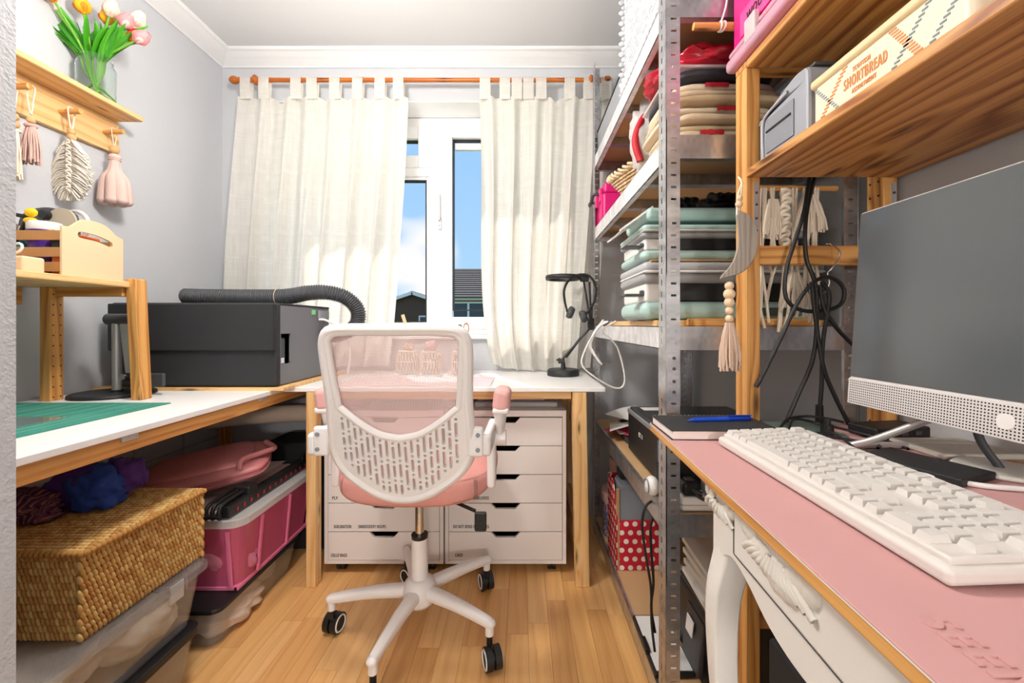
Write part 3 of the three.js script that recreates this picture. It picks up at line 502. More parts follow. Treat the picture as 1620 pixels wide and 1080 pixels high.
{
  // lower tub with black lid, clear tub, seagrass basket
  let t = thing('storage_tub', 'clear storage tub with black lid on the floor beneath the basket stack', 'storage tub', [-1.145, 0, -.915]); t.userData.group = 'storage tubs under the left table';
  tub(t, .52, .43, .002, .142, M.clear, .003, .02); rimLid(t, 'lid', .52, .43, .142, .022, M.black); mesh('lid_rib', bb(-.22, .22, .164, .168, -.18, .18, .002), M.black, t);
  tag(mesh('folded_fabric', [blob(.21, .05, .17, -1.145, .05, -.915, .16, 2.4, 3)], M.cloth), 'cream fabric packed in the black lidded tub', 'fabric');
  t = thing('storage_tub', 'clear storage tub under the seagrass basket', 'storage tub', [-1.14, .1645, -.915]); t.userData.group = 'storage tubs under the left table';
  tub(t, .52, .47, .004, .150, M.clear, .003, .02);
  { // open rim
    const s = new THREE.Shape(), hp = new THREE.Path(), f = (c, w, d, q) => { c.moveTo(-w + q, -d); c.lineTo(w - q, -d); c.quadraticCurveTo(w, -d, w, -d + q); c.lineTo(w, d - q); c.quadraticCurveTo(w, d, w - q, d); c.lineTo(-w + q, d); c.quadraticCurveTo(-w, d, -w, d - q); c.lineTo(-w, -d + q); c.quadraticCurveTo(-w, -d, -w + q, -d); };
    f(s, .272, .247, .04); f(hp, .254, .229, .03); s.holes.push(hp); mesh('rim', ext(s, .018, .003).rotateX(-Math.PI / 2).translate(0, .140, 0), M.clear, t);
    mesh('lid', bb(-.256, .256, .150, .154, -.231, .231, .001), M.clear, t);
  }
  tag(mesh('crumpled_fabric', [blob(.19, .066, .17, -1.13, .233, -.90, .22, 2.6, 12, 60, 40), blob(.10, .05, .10, -1.0, .225, -1.02, .2, 3, 13)], M.cloth), 'crumpled cream fabric inside the clear tub', 'fabric');
  tag(mesh('price_tag', bb(-.905, -.902, .255, .30, -1.10, -1.06, 0), M.whiteMatt), 'white printed label at the end of the clear tub', 'label');
  // basket
  const B0 = .3235, BH = .178, bx0 = -1.40, bx1 = -.905, bz0 = -1.175, bz1 = -.85, b = thing('seagrass_basket', 'lidded seagrass basket with metal handle on the clear tub', 'basket', [0, B0, 0]);
  mesh('liner', [bb(bx0 + .012, bx1 - .012, 0, BH - .01, bz0 + .012, bz1 - .012, .004)], M.grass, b);
  const sph = new THREE.SphereGeometry(1, 7, 5), list = [], q = rng(31), cc = [0xcfa25f, 0xc4924f, 0xdab673, 0xb98648, 0xd3ad6c];
  const face = (len, place) => { const rows = 12, step = .0098, n = Math.floor(len / step); for (let r = 0; r < rows; r++) for (let i = 0; i <= n; i++) list.push([place(((i + (r % 2) * .5) * step), (r + .5) * BH / rows), (r % 2 ? .42 : .30) + q() * .2 - .1, .0046, .0115, .0062]); };
  face(bz1 - bz0, (s, y) => [bx1 - .008, y, Math.max(bz0, bz1 - s), 1]); face(bx1 - bx0, (s, y) => [Math.max(bx0, bx1 - .012 - s), y, bz1 - .008, 0]); face(bz1 - bz0, (s, y) => [bx0 + .008, y, Math.max(bz0, bz1 - s), 1]); face(bx1 - bx0, (s, y) => [Math.max(bx0, bx1 - s), y, bz0 + .008, 0]);
  const fill = (name, items, lid) => { const im = new THREE.InstancedMesh(sph, mat(0xffffff, .85), items.length); const d = new THREE.Object3D(); items.forEach((it, i) => { d.position.set(it[0][0], it[0][1], it[0][2]); d.rotation.set(lid ? 0 : it[1] * (it[0][3] ? 1 : 0), lid ? it[1] : 0, lid ? 0 : it[1] * (it[0][3] ? 0 : 1)); d.scale.set(it[2], it[3], it[4]); if (!lid && !it[0][3]) d.scale.set(it[2], it[3], it[4]); else if (!lid) d.scale.set(it[4], it[3], it[2]); d.updateMatrix(); im.setMatrixAt(i, d.matrix); im.setColorAt(i, new THREE.Color(cc[Math.floor(q() * cc.length)])); }); im.name = name; im.userData.kind = 'stuff'; b.add(im); };
  fill('woven_sides', list);
  const top = []; for (let r = 0; r < 27; r++) for (let i = 0; i < 44; i++) top.push([[bx0 - .004 + (i + (r % 2) * .5) * .0114, BH + .008, bz0 - .002 + (r + .5) * .0122], q() * .5 - .25, .0092, .0042, .0058]);
  fill('woven_lid', top, true);
  mesh('lid_board', bb(bx0 - .004, bx1 + .002, BH - .004, BH + .006, bz0 - .004, bz1 + .004, .003), M.grass, b);
  const edge = []; for (const [a, c] of [[[bx1 + .003, BH + .005, bz0], [bx1 + .003, BH + .005, bz1 + .003]], [[bx1 + .003, BH + .005, bz1 + .003], [bx0, BH + .005, bz1 + .003]]]) { const L = V3(...a).distanceTo(V3(...c)), n = Math.floor(L / .011); for (let i = 0; i < n; i++) { const p = V3(...a).lerp(V3(...c), (i + .5) / n); edge.push(ball(.0075, p.x, p.y, p.z, 1, 1, 1, 7, 5)); } }
  mesh('lid_edging', edge, mat(0xb98643, .85), b);
  mesh('handle', [torus(.03, .004, -1.135, .118, bz1 + .004, [0, 0, 0], Math.PI), bx(.09, .03, .006, -1.135, .135, bz1 + .001, .003)], M.pewter, b);
  // scarf
  const s = thing('crumpled_scarf', 'blue and purple striped scarf heaped on the basket', 'scarf', [-1.18, B0 + BH + .013, -1.03]);
  mesh('blue_end', [blob(.072, .042, .06, -.115, .034, .08, .3, 2.3, 41, 40, 28), blob(.055, .055, .05, .105, .048, -.02, .28, 2.4, 42, 40, 28)], mat(0x20459f, .7, { sheen: .5, sheenColor: new THREE.Color(0x6f8cff) }), s);
  const st = tex(64, 64, (u, v) => { const k = Math.floor(u * 16) % 4; return k === 0 ? [166, 110, 84] : k === 2 ? [58, 30, 70] : [92, 44, 84]; });
  mesh('striped_middle', [blob(.085, .036, .045, -.01, .03, .05, .34, 2.6, 43, 44, 30)], mat(0xffffff, .8, { map: st, tile: [.05, .05] }), s);
  mesh('purple_fold', [blob(.06, .058, .042, .055, .052, -.015, .34, 2.5, 44, 40, 28), blob(.05, .05, .04, .12, .062, -.06, .3, 2.2, 45)], mat(0x4b2276, .65, { sheen: .5, sheenColor: new THREE.Color(0xa080ff) }), s);
}
{
  // pink tub stack
  let t = thing('storage_tub', 'low clear storage tub on the floor beneath the pink tub', 'storage tub', [-1.105, 0, -1.45]); t.userData.group = 'storage tubs under the left table';
  tub(t, .40, .45, .002, .118, M.clear, .003, .02); rimLid(t, 'lid', .40, .45, .116, .014, M.black);
  tag(mesh('packed_ribbons', [blob(.10, .05, .12, -1.0, .046, -1.38, .24, 2.5, 51), blob(.09, .045, .10, -1.04, .044, -1.55, .24, 2.7, 52)], mat(0xd9c4b2, .9)), 'pale craft fabrics inside the low clear tub', 'fabric');
  t = thing('storage_tub', 'translucent pink storage tub with clear lid', 'storage tub', [-1.085, .1315, -1.525]); t.userData.group = 'storage tubs under the left table';
  tub(t, .40, .47, .004, .215, M.pinkTub, .004, .022, .035);
  rimLid(t, 'lid', .40, .47, .212, .026, M.clearFrost, .04, .016);
  const rib = mat(0xe57aa0, .35);
  for (const z of [-.20, -.05, .12]) mesh('rib', bx(.008, .19, .012, .194, .105, z, .002, [0, 0, -.09]), rib, t);
  for (const x of [-.12, .02, .165]) mesh('rib', bx(.012, .19, .008, x, .105, .229, .002, [.09, 0, 0]), rib, t);
  mesh('foot_rim', [bb(-.175, .182, .0, .012, .20, .217, .002), bb(.170, .184, .0, .012, -.21, .217, .002)], rib, t);
  mesh('clip_handle', [tube([[.02, .19, .245], [.018, .165, .25], [.0, .15, .252], [-.05, .15, .252], [-.07, .165, .25], [-.07, .19, .245]], .006, 24, 8), bx(.11, .014, .012, -.025, .198, .243, .003)], M.grey, t);
  tag(mesh('packed_yarn', [blob(.11, .085, .10, -1.0, .215, -1.40, .2, 2.2, 61)], mat(0xd57f9b, .9)), 'pink yarn bundle inside the pink tub', 'yarn');
  tag(mesh('paper_pad', bb(-1.20, -.93, .15, .285, -1.70, -1.52, .003), M.whiteMatt), 'white paper pad inside the pink tub', 'paper pad');
  // paper trimmer on the lid
  const p = thing('paper_trimmer', 'white paper trimmer with black rail on the pink tub', 'paper trimmer', [-1.07, .3705, -1.50]);
  mesh('board', bb(-.20, .125, 0, .014, -.26, .20, .003), mat(0xe4d6cf, .4), p); mesh('sheet', bb(-.16, .10, .014, .0155, -.25, .05, 0), mat(0xd9b3ad, .6), p);
  mesh('rail', bb(.128, .160, .004, .040, -.26, .22, .004), M.black, p);
  for (let i = 0; i < 13; i++) mesh('red_mark', bx(.0012, .012, .007, .1606, .018, .18 - i * .034, 0), mat(0xc8202c, .4), p);
  mesh('carriage', [bx(.05, .03, .05, .135, .050, .10, .006)], M.black, p);
  mesh('handle', [tube([[.10, .05, .10], [.10, .052, .16], [.10, .045, .225], [.10, .015, .235], [.10, .008, .23]], .006, 24, 8), tube([[.12, .05, .10], [.12, .052, .16], [.12, .045, .225], [.12, .015, .235], [.12, .008, .23]], .006, 24, 8), tube([[.14, .05, .10], [.14, .052, .16], [.14, .045, .225], [.14, .015, .235], [.14, .008, .23]], .006, 24, 8), rod([.095, .016, .235], [.145, .016, .235], .007)], M.black, p);
  mesh('end_stop', torus(.012, .006, .145, .04, -.25, [0, Math.PI / 2, 0]), M.black, p);
  tag(mesh('paper_sheet', sheet(10, 10, (u, v) => [-1.27 + u * .27, .3875 + .008 * u + .004 * v, -1.42 - v * .33]), mat(0xeee4dd, .7, { side: THREE.DoubleSide })), 'loose white sheets under the pink bag', 'paper');
  // pink laptop bag
  const b = thing('laptop_bag', 'dusty pink padded laptop bag lying under the table', 'bag', [-1.135, .455, -1.475]); b.rotation.set(.10, .50, .13, 'YXZ');
  const sl = (w, h, d, y, e) => { const g = new THREE.SphereGeometry(1, 48, 24), q = g.attributes.position, n = noise3(71); for (let i = 0; i < q.count; i++) { const f = (a, e) => Math.sign(a) * Math.pow(Math.abs(a), e); let x = f(q.getX(i), e), yy = f(q.getY(i), .8), z = f(q.getZ(i), e); const k = 1 + .02 * n(x * 4, yy * 2, z * 4); q.setXYZ(i, x * w * k, y + yy * h * (1 + .12 * n(x * 3, 1, z * 3)), z * d * k); } g.computeVertexNormals(); return g; };
  mesh('body', sl(.20, .036, .145, 0, .42), M.pinkBag, b);
  mesh('front_pocket', sl(.155, .018, .115, .032, .45), M.pinkBag, b);
  for (const y of [-.008, .008]) mesh('zip', tube([[-.15, y, .135], [0, y, .147], [.15, y, .137], [.192, y, .10], [.203, y, 0], [.192, y, -.10], [.15, y, -.137]], .0035, 60, 6), mat(0xb9686c, .5), b);
  mesh('handle', [tube([[.12, .02, .13], [.13, .045, .10], [.19, .04, .06], [.22, .025, .0], [.19, .035, -.06]], .010, 40, 8)], M.pinkBag, b);
  mesh('zip_pull', bx(.03, .003, .008, -.02, .046, .06, .001, [0, .6, 0]), M.chrome, b);
  // things in the dark corner
  tag(mesh('black_portfolio', rbx(.27, .46, .20, -.985, .235, -1.88, .01), M.blackMatt), 'tall black box in the dark corner behind the table leg', 'box');
  const r = thing('fabric_roll', 'cream fabric roll lying on the black box', 'fabric roll', [0, 0, 0]);
  mesh('roll', tube([[-1.34, .57, -1.76], [-1.20, .578, -1.80], [-1.0, .582, -1.84], [-.80, .585, -1.84]], .038, 30, 18), mat(0xd9c5b0, .85), r); mesh('end', [cyl(.037, .037, .004, 0, 0, 0).rotateZ(Math.PI / 2).translate(-.80, .585, -1.84)], M.cloth, r);
}
// ================= DRAWER UNITS UNDER THE CRAFT TABLE =================
function fit(s, w, h, depth = .0006) { const g = text(s, 1, 1); g.computeBoundingBox(); const b = g.boundingBox; g.translate(-b.min.x, -b.min.y, 0); g.scale(w / (b.max.x - b.min.x), h / (b.max.y - b.min.y), depth); return g; }
{
  const paint = mat(0xe9e2de, .42), ink = mat(0x1c1a1a, .7);
  const unit = (x0, x1, label, labels) => {
    const t = thing('drawer_unit', label, 'drawer unit', [x0, 0, -1.613]); t.userData.group = 'drawer units under the craft table';
    const W = x1 - x0, D = .42, y0 = .040, y1 = .640;
    mesh('side_panel', bb(0, .014, y0, y1, -D, 0, .001), paint, t); mesh('side_panel', bb(W - .014, W, y0, y1, -D, 0, .001), paint, t);
    mesh('top_panel', bb(0, W, y1, y1 + .002, -D, 0, 0), paint, t); mesh('top_rail', bb(.014, W - .014, y1 - .022, y1, -D, 0, .001), paint, t); mesh('base_panel', bb(.014, W - .014, y0, y0 + .014, -D, 0, .001), paint, t); mesh('back_panel', bb(.014, W - .014, y0, y1, -D, -D + .005, 0), M.hardboard, t);
    const w = W - .031, h = .1095, p = .1122;
    for (let i = 0; i < 5; i++) {
      const yb = y0 + .0155 + i * p, c = w / 2;
      const d = mesh('drawer', ext(shape([[0, 0], [w, 0], [w, h], [c + .058, h], [c + .038, h - .021], [c - .038, h - .021], [c - .058, h], [0, h]]), .014, .0008).translate(.0155, yb, -.0135), paint, t);
      mesh('drawer_box', [bb(.03, W - .03, yb + .012, yb + .018, -D + .03, -.014, 0), bb(.03, W - .03, yb + .018, yb + .07, -.0215, -.0145, 0)], M.darkGrey, d);
      for (const [s, dx, ww] of labels[i] || []) mesh('lettering', fit(s, ww, .0125).translate(dx, yb + .013, .0006), ink, d);
    }
    for (const [x, z] of [[.055, -.04], [W - .055, -.04], [.055, -D + .05], [W - .055, -D + .05]]) mesh('caster', [cyl(.021, .021, .014, 0, 0, 0, 20).rotateZ(Math.PI / 2).translate(x - .009, .021, z), cyl(.021, .021, .014, 0, 0, 0, 20).rotateZ(Math.PI / 2).translate(x + .009, .021, z), bx(.03, .016, .03, x, .034, z, .002)], M.black, t);
    return t;
  };
  unit(-.772, -.304, 'left white five drawer unit labelled for cello bags', { 0: [['CELLO BAGS', .027, .063]], 1: [['SUBLIMATION', .038, .068], ['EMBROIDERY HOOPS', .135, .107]], 2: [['PLY', .032, .022]], 3: [['STRING', .032, .045]] });
  unit(-.298, .178, 'right white five drawer unit labelled for card', { 0: [['CARD', .040, .03]], 1: [['DO NOT BEND ENVELOPES', .033, .140]], 2: [['ENVELOPES', .105, .067]] });
  const tr = thing('plastic_tray', 'mauve plastic tray with clear edge on the right drawer unit', 'tray', [-.02, .6425, -1.80]);
  mesh('base', rbx(.34, .022, .26, 0, .011, 0, .008), M.clearFrost, tr); mesh('lid', rbx(.28, .03, .22, -.02, .037, 0, .008), mat(0x9b8796, .5), tr); mesh('pack', rbx(.17, .012, .10, -.03, .058, .04, .004), mat(0x6f6b7a, .5), tr);
  const tq = thing('teal_bag', 'turquoise bag showing in the top drawer notch', 'bag', [-.12, .56, -1.66]); mesh('roll', blob(.05, .03, .03, 0, .024, 0, .2, 2, 3), mat(0x1f9ec0, .5), tq); mesh('tie', torus(.012, .003, .05, .03, 0, [0, Math.PI / 2, 0]), M.whiteMatt, tq);
  tag(mesh('pink_cloth_bundle', blob(.07, .04, .08, -.69, .674, -1.74, .25, 2.2, 5), mat(0xd99aa4, .85)), 'pink cloth bundle on the left drawer unit', 'cloth');
}
// ================= SWIVEL CHAIR =================
{
  const wp = mat(0xefeae8, .42), t = thing('swivel_chair', 'pink and white mesh office chair facing the window', 'chair', [-.326, 0, -1.324], -.02);
  // star base with casters
  mesh('hub', lathe([[.0001, .085], [.042, .085], [.052, .10], [.054, .135], [.046, .155], [.034, .163], [.029, .168], [.0001, .168]], 0, 0, 0, 36), wp, t);
  for (let i = 0; i < 5; i++) {
    const a = (28.6 + 72 * i) * Math.PI / 180, R = .275, dir = [Math.cos(a), Math.sin(a)], N = 14, K = 14;
    const arm = sheet(K, N, (u, v) => { const q = u * 6.2832, s = v, rr = .03 + (R - .03) * s, hw = .023 - .009 * s, hh = .020 - .006 * s, y = .128 - .012 * s + .006 * Math.sin(s * 3.14), f = e => Math.sign(e) * Math.pow(Math.abs(e), .75); const sx = f(Math.cos(q)) * hw, sy = f(Math.sin(q)) * hh; return [dir[0] * rr - dir[1] * sx, y + sy, dir[1] * rr + dir[0] * sx]; });
    const ar = mesh('base_arm', [arm, cyl(.0125, .0125, .042, dir[0] * (R - .004), .104, dir[1] * (R - .004), 20), ball(.0145, dir[0] * R, .116, dir[1] * R, 1, .9, 1)], wp, t);
    const sw = a + [.7, -.5, 1.9, 2.6, -1.2][i], cx = dir[0] * R + Math.cos(sw) * .018, cz = dir[1] * R + Math.sin(sw) * .018, ax = V3(-Math.sin(sw), 0, Math.cos(sw));
    const wheel = (o, r, w) => { const g = new THREE.CylinderGeometry(r, r, w, 28, 1); g.applyQuaternion(new THREE.Quaternion().setFromUnitVectors(V3(0, 1, 0), ax)); return g.translate(cx + ax.x * o, .0305, cz + ax.z * o); };
    const c = mesh('caster', [wheel(-.013, .0305, .019), wheel(.013, .0305, .019), wheel(0, .018, .03), rod([dir[0] * (R - .004), .055, dir[1] * (R - .004)], [dir[0] * (R - .004), .086, dir[1] * (R - .004)], .009)], M.black, ar);
    const ring = s => { const g = new THREE.TorusGeometry(.0235, .0028, 6, 28); g.applyQuaternion(new THREE.Quaternion().setFromUnitVectors(V3(0, 0, 1), ax)); return g.translate(cx + ax.x * s * .0225, .0305, cz + ax.z * s * .0225); };
    mesh('wheel_ring', [ring(1), ring(-1)], M.whitePlastic, ar);
  }
  mesh('column_sleeve', cyl(.0265, .0255, .135, 0, .228, 0, 30), wp, t); mesh('column_collar', cyl(.0255, .0265, .012, 0, .300, 0, 30), M.black, t);
  mesh('gas_lift', cyl(.0145, .0145, .15, 0, .37, 0, 24), M.chrome, t);
  mesh('tilt_plate', [rbx(.13, .03, .16, 0, .434, -.03, .008)], M.black, t);
  { // seat cushion
    const g = new THREE.SphereGeometry(1, 64, 36), p = g.attributes.position, f = (a, e) => Math.sign(a) * Math.pow(Math.abs(a), e);
    for (let i = 0; i < p.count; i++) { const x = f(p.getX(i), .55), y = f(p.getY(i), .62), z = f(p.getZ(i), .55); p.setXYZ(i, x * .243 * (z > 0 ? 1 - .05 * z : 1), .494 + y * .056 + .010 * x * x + (y > 0 ? .010 * (z > .6 ? (z - .6) * 2 : 0) : 0), z * .225 - .058); }
    g.computeVertexNormals(); mesh('seat', g, M.pinkSeat, t); mesh('seat_pan', rbx(.36, .012, .30, 0, .445, -.09, .005), wp, t);
  }
  mesh('lever_rod', rod([.10, .455, .08], [.197, .445, .14], .005), M.black, t); mesh('lever_paddle', [rbx(.034, .055, .012, .214, .418, .147, .005), bx(.014, .016, .001, .214, .416, .1535, 0)], M.black, t);
  // back: moulded frame with slotted lower shield, mesh behind it
  const B = new THREE.Group(); B.name = 'backrest'; B.position.set(.008, .494, .178); B.rotation.x = .222; t.add(B);
  const sym = h => [...h, ...h.slice(1, -1).reverse().map(([x, y]) => [-x, y])];
  const outH = [[0, 0], [.035, .003], [.080, .018], [.121, .043], [.160, .073], [.187, .110], [.196, .150], [.195, .228], [.192, .292], [.196, .42], [.193, .462], [.180, .486], [.150, .496], [.08, .4995], [0, .5]];
  const inH = [[0, .194], [.052, .205], [.098, .232], [.148, .272], [.158, .29], [.1685, .43], [.163, .457], [.142, .4705], [.08, .4755], [0, .4766]];
  const sm = h => { const c = smooth(h, 3); return c; };
  const outer = sym(sm(outH)), inner = sym(sm(inH));
  const at = (h, x) => { for (let i = 1; i < h.length; i++) if (h[i][0] >= x) { const k = (x - h[i - 1][0]) / (h[i][0] - h[i - 1][0]); return h[i - 1][1] + k * (h[i][1] - h[i - 1][1]); } return h[h.length - 1][1]; };
  const holes = [inner], slot = (x, y0, y1, r) => { const s = [], n = 4; for (let i = 0; i <= n; i++) { const a = Math.PI * i / n; s.push([x + Math.cos(a) * r, y1 - r + Math.sin(a) * r]); } for (let i = 0; i <= n; i++) { const a = Math.PI + Math.PI * i / n; s.push([x + Math.cos(a) * r, y0 + r + Math.sin(a) * r]); } holes.push(s); };
  for (let i = -9; i <= 9; i++) {
    const x = i * .0168, ax = Math.abs(x), top = at(inH.slice(0, 4), Math.min(ax, .147)) - .013 - (ax > .14 ? .01 : 0), bot = at(outH.slice(0, 6), ax) + .026 + .0006 * Math.abs(i) * 3; let y = top, k = (i + 20) % 2 ? 1 : 0, r = .0036;
    while (y - bot > .012) { let L = k % 2 ? .0085 : (.036 + .012 * ((i * 7 + k * 3 + 40) % 3) / 2); if (y - L < bot) L = y - bot; if (L < .008) break; slot(x, y - L, y, r); y -= L + .0055; k++; }
  }
  const bend = g => { const p = g.attributes.position; for (let i = 0; i < p.count; i++) p.setZ(i, p.getZ(i) - .55 * p.getX(i) ** 2); g.computeVertexNormals(); return g; };
  mesh('back_frame', [bend(ext(shape(outer.map(([x, y]) => [x * .975, .006 + y * .976]), holes), .016, .0009, 6, 1).translate(0, 0, .005)), bend(tube(outer.map(([x, y]) => [x * .955, .010 + y * .960, .013]), .0135, 160, 12, true)), bend(tube(inner.map(([x, y]) => [x * 1.03, y + (y > .38 ? .006 : -.004), .013]), .0105, 140, 10, true))], wp, B);
  const inset = outer.map(([x, y]) => [x * .955, .014 + (y) * .945]);
  const ta = tex(64, 64, (u, v) => { const a = (u - .5), b = (v - .5); const h = Math.hypot(a, b) < .345 ? 0 : 255; return [h, h, h]; }, false);
  const pm = mat(0xf6d7d3, .8, { alphaMap: ta, transparent: true, tile: [.0042, .0042], side: THREE.DoubleSide });
  const hw = y => { let w = 0; for (let i = 1; i < inset.length; i++) { const [x0, y0] = inset[i - 1], [x1, y1] = inset[i]; if (x0 >= 0 && x1 >= 0 && (y0 - y) * (y1 - y) <= 0 && y0 !== y1) w = Math.max(w, x0 + (x1 - x0) * (y - y0) / (y1 - y0)); } return w; };
  mesh('back_mesh', sheet(16, 30, (u, v) => { const y = .018 + v * .466, w = hw(y) || .02, x = (u - .5) * 2 * w; return [x, y, -.004 - .55 * x * x]; }), pm, B, { axis: 0, label: 'pink see-through mesh of the backrest' });
  // arm brackets and flipped up armrests
  for (const s of [-1, 1]) {
    mesh('arm_bracket', [rbx(.042, .08, .02, s * .209, .665, .215, .008), rbx(.024, .06, .20, s * .238, .655, .12, .01), rbx(.026, .17, .05, s * .238, .57, .06, .01)], wp, t);
    const a = mesh('arm_stem', [cyl(.024, .024, .04, 0, 0, 0, 28).rotateZ(Math.PI / 2).translate(s * .262, .632, .055), (() => { const g = sheet(16, 10, (u, v) => { const q = u * 6.2832; return [s * .264 + Math.cos(q) * (.013 + .010 * v * v), .62 + v * .10, .05 + .010 * v + Math.sin(q) * (.018 + .022 * v)]; }); return g; })(), rbx(.05, .02, .085, s * .268, .722, .06, .009)], wp, t);
    const pad = rbx(.052, .075, .09, 0, 0, 0, .02, 6); pad.rotateZ(s * -.12); mesh('arm_pad', pad.translate(s * .270, .752, .058), mat(0xe0aaa4, .7), a);
    mesh('bolt', [cyl(.006, .006, .004, 0, 0, 0, 12).rotateX(Math.PI / 2).translate(s * .216, .685, .226), cyl(.006, .006, .004, 0, 0, 0, 12).rotateX(Math.PI / 2).translate(s * .216, .645, .226)], M.grey, t);
  }
}
// ================= ON THE CRAFT TABLE =================
{
  const TY = .745;
  tag(mesh('pink_desk_pad', bb(-.72, -.115, TY, TY + .003, -1.82, -1.555, .001), mat(0xeed6da, .6)), 'pale pink desk pad on the table behind the chair', 'desk pad');
  const jar = (label, x, z, rope) => {
    const t = thing('macrame_jar', label, 'jar', [x, TY, z]); t.userData.group = 'macrame covered jars by the window';
    mesh('jar_glass', lathe([[.0001, .003], [.042, .003], [.046, .012], [.046, .085], [.034, .105], [.033, .118], [.030, .118], [.031, .104], [.043, .084], [.043, .013], [.0001, .008]], 0, 0, 0, 32), M.clear, t);
    const g = [], r = rng(rope); for (let i = 0; i < 22; i++) { const a = i / 22 * 6.283; g.push(tube([[Math.cos(a) * .036, .112, Math.sin(a) * .036], [Math.cos(a + .1) * .047, .088, Math.sin(a + .1) * .047], [Math.cos(a - .1) * .0495, .05, Math.sin(a - .1) * .0495], [Math.cos(a + .06) * .051, .006 + r() * .008, Math.sin(a + .06) * .051]], .0026, 10, 5)); }
    mesh('knotted_cords', g, M.cord, t, { kind: 'stuff' }); mesh('cord_band', [torus(.0385, .004, 0, .108, 0, [Math.PI / 2, 0, 0]), torus(.049, .003, 0, .062, 0, [Math.PI / 2, 0, 0])], M.cord, t);
    return t;
  };
  jar('macrame jar holding wooden beads seen through the chair mesh', -.535, -1.94, 3); jar('macrame jar with pink wool top seen through the chair mesh', -.425, -1.94, 4); jar('macrame jar holding scissors beside the right curtain', -.275, -1.93, 5);
  tag(mesh('bead_garland', (() => { const g = [], r = rng(6); for (let i = 0; i < 22; i++) { const a = r() * 6.28, q = r() * .022; g.push(ball(.008, -.535 + Math.cos(a) * q, TY + .112 + r() * .028, -1.94 + Math.sin(a) * q, 1, 1, 1, 10, 8)); } return g; })(), M.beadPale), 'pale wooden beads piled in the left macrame jar', 'beads');
  tag(mesh('pink_wool_ball', blob(.026, .022, .026, -.425, TY + .135, -1.94, .2, 3, 4), M.pinkWool), 'pink wool tuft on the middle macrame jar', 'wool');
  const sc = thing('scissors', 'scissors with tan handles in the right macrame jar', 'scissors', [-.275, TY + .012, -1.93]);
  const loop = (x, y, m, tilt) => { const g = torus(.018, .0035, 0, 0, 0, [0, .5, tilt]); g.scale(.7, 1.25, 1); return mesh('handle_loop', g.translate(x, y, 0), m, sc); };
  loop(.018, .205, mat(0xc98a52, .5), -.2); loop(-.012, .198, M.grey, .2); mesh('blades', [rod([.014, .185, 0], [-.004, .02, 0], .004, .002), rod([-.010, .178, .002], [.004, .02, .002], .004, .002)], M.steel, sc);
  const stick = thing('ice_lolly_stick', 'pale wooden stick leaning by the window beside the left curtain', 'stick', [-.60, .923, -2.14]); mesh('stick', bx(.018, .11, .003, 0, .055, 0, .001, [.15, 0, .25]), M.mdf, stick);
  // magnifier lamp
  const L = thing('magnifier_lamp', 'black magnifier lamp with jointed arm on the craft table', 'lamp', [.195, TY, -1.895]), k = mat(0x2b2c2d, .5);
  mesh('base', lathe([[.0001, 0], [.072, 0], [.074, .004], [.073, .024], [.066, .030], [.0001, .031]], 0, 0, 0, 40), k, L);
  mesh('lower_clamp', [cyl(.012, .009, .03, 0, .045, 0), bx(.03, .022, .014, -.008, .066, 0, .003), rod([-.03, .07, 0], [-.012, .078, 0], .005), rod([-.008, .066, -.014], [-.008, .066, .014], .006)], k, L);
  const A = [-.008, .070], E = [.128, .222], T = [.108, .452];
  mesh('lower_arm', [rod([A[0], A[1], .007], [E[0], E[1], .007], .004), rod([A[0], A[1], -.007], [E[0], E[1], -.007], .004), rod([A[0] + .02, A[1] + .012, 0], [A[0] + .09, A[1] + .105, 0], .006)], k, L);
  mesh('elbow', [rod([E[0], E[1], -.016], [E[0], E[1], .016], .013), bx(.03, .045, .016, E[0], E[1] + .02, 0, .004)], k, L);
  mesh('upper_arm', [rod([E[0] - .004, E[1] + .03, .008], [T[0] - .014, T[1] - .02, .008], .0045), rod([E[0] + .004, E[1] + .03, -.008], [T[0] + .014, T[1] - .02, -.008], .0045), rod([E[0], E[1], 0], [E[0] + .002, E[1] + .1, 0], .007)], k, L);
  mesh('head_joint', [bx(.04, .03, .02, T[0] - .01, T[1] - .005, 0, .004), rod([T[0] - .01, T[1], 0], [.07, .452, 0], .006)], k, L);
  const hd = mesh('lens_ring', lathe([[.066, -.010], [.080, -.010], [.082, 0], [.080, .010], [.066, .010], [.066, -.010]], 0, .450, 0, 44), k, L); mesh('lens', lathe([[.0001, .004], [.04, .002], [.066, 0], [.04, -.002], [.0001, -.004]], 0, .45, 0, 36), M.glass, hd, { keepUV: true });
  const hp = thing('headphones', 'black headphones hung over the magnifier lamp arm', 'headphones', [.262, 1.095, -1.862]);
  mesh('headband', tube([[-.062, -.02, .0], [-.066, .04, .0], [-.04, .09, -.003], [.01, .112, -.006], [.055, .10, -.006], [.078, .05, 0], [.070, -.01, 0], [.04, -.06, .01]], .0055, 50, 8), M.black, hp);
  const cup = (x, y, rot) => { const g = lathe([[.0001, -.012], [.022, -.012], [.027, -.004], [.029, .004], [.026, .014], [.016, .017], [.0001, .015]], 0, 0, 0, 26); g.rotateZ(rot); return g.translate(x, y, .006); };
  const c1 = mesh('ear_cup', cup(-.036, -.062, 1.2), M.darkGrey, hp), c2 = mesh('ear_cup', cup(.022, -.078, 1.9), M.darkGrey, hp); mesh('yoke', [rod([-.062, -.015, 0], [-.052, -.06, .006], .005), rod([.04, -.055, .01], [.03, -.075, .008], .005)], M.black, hp);
}
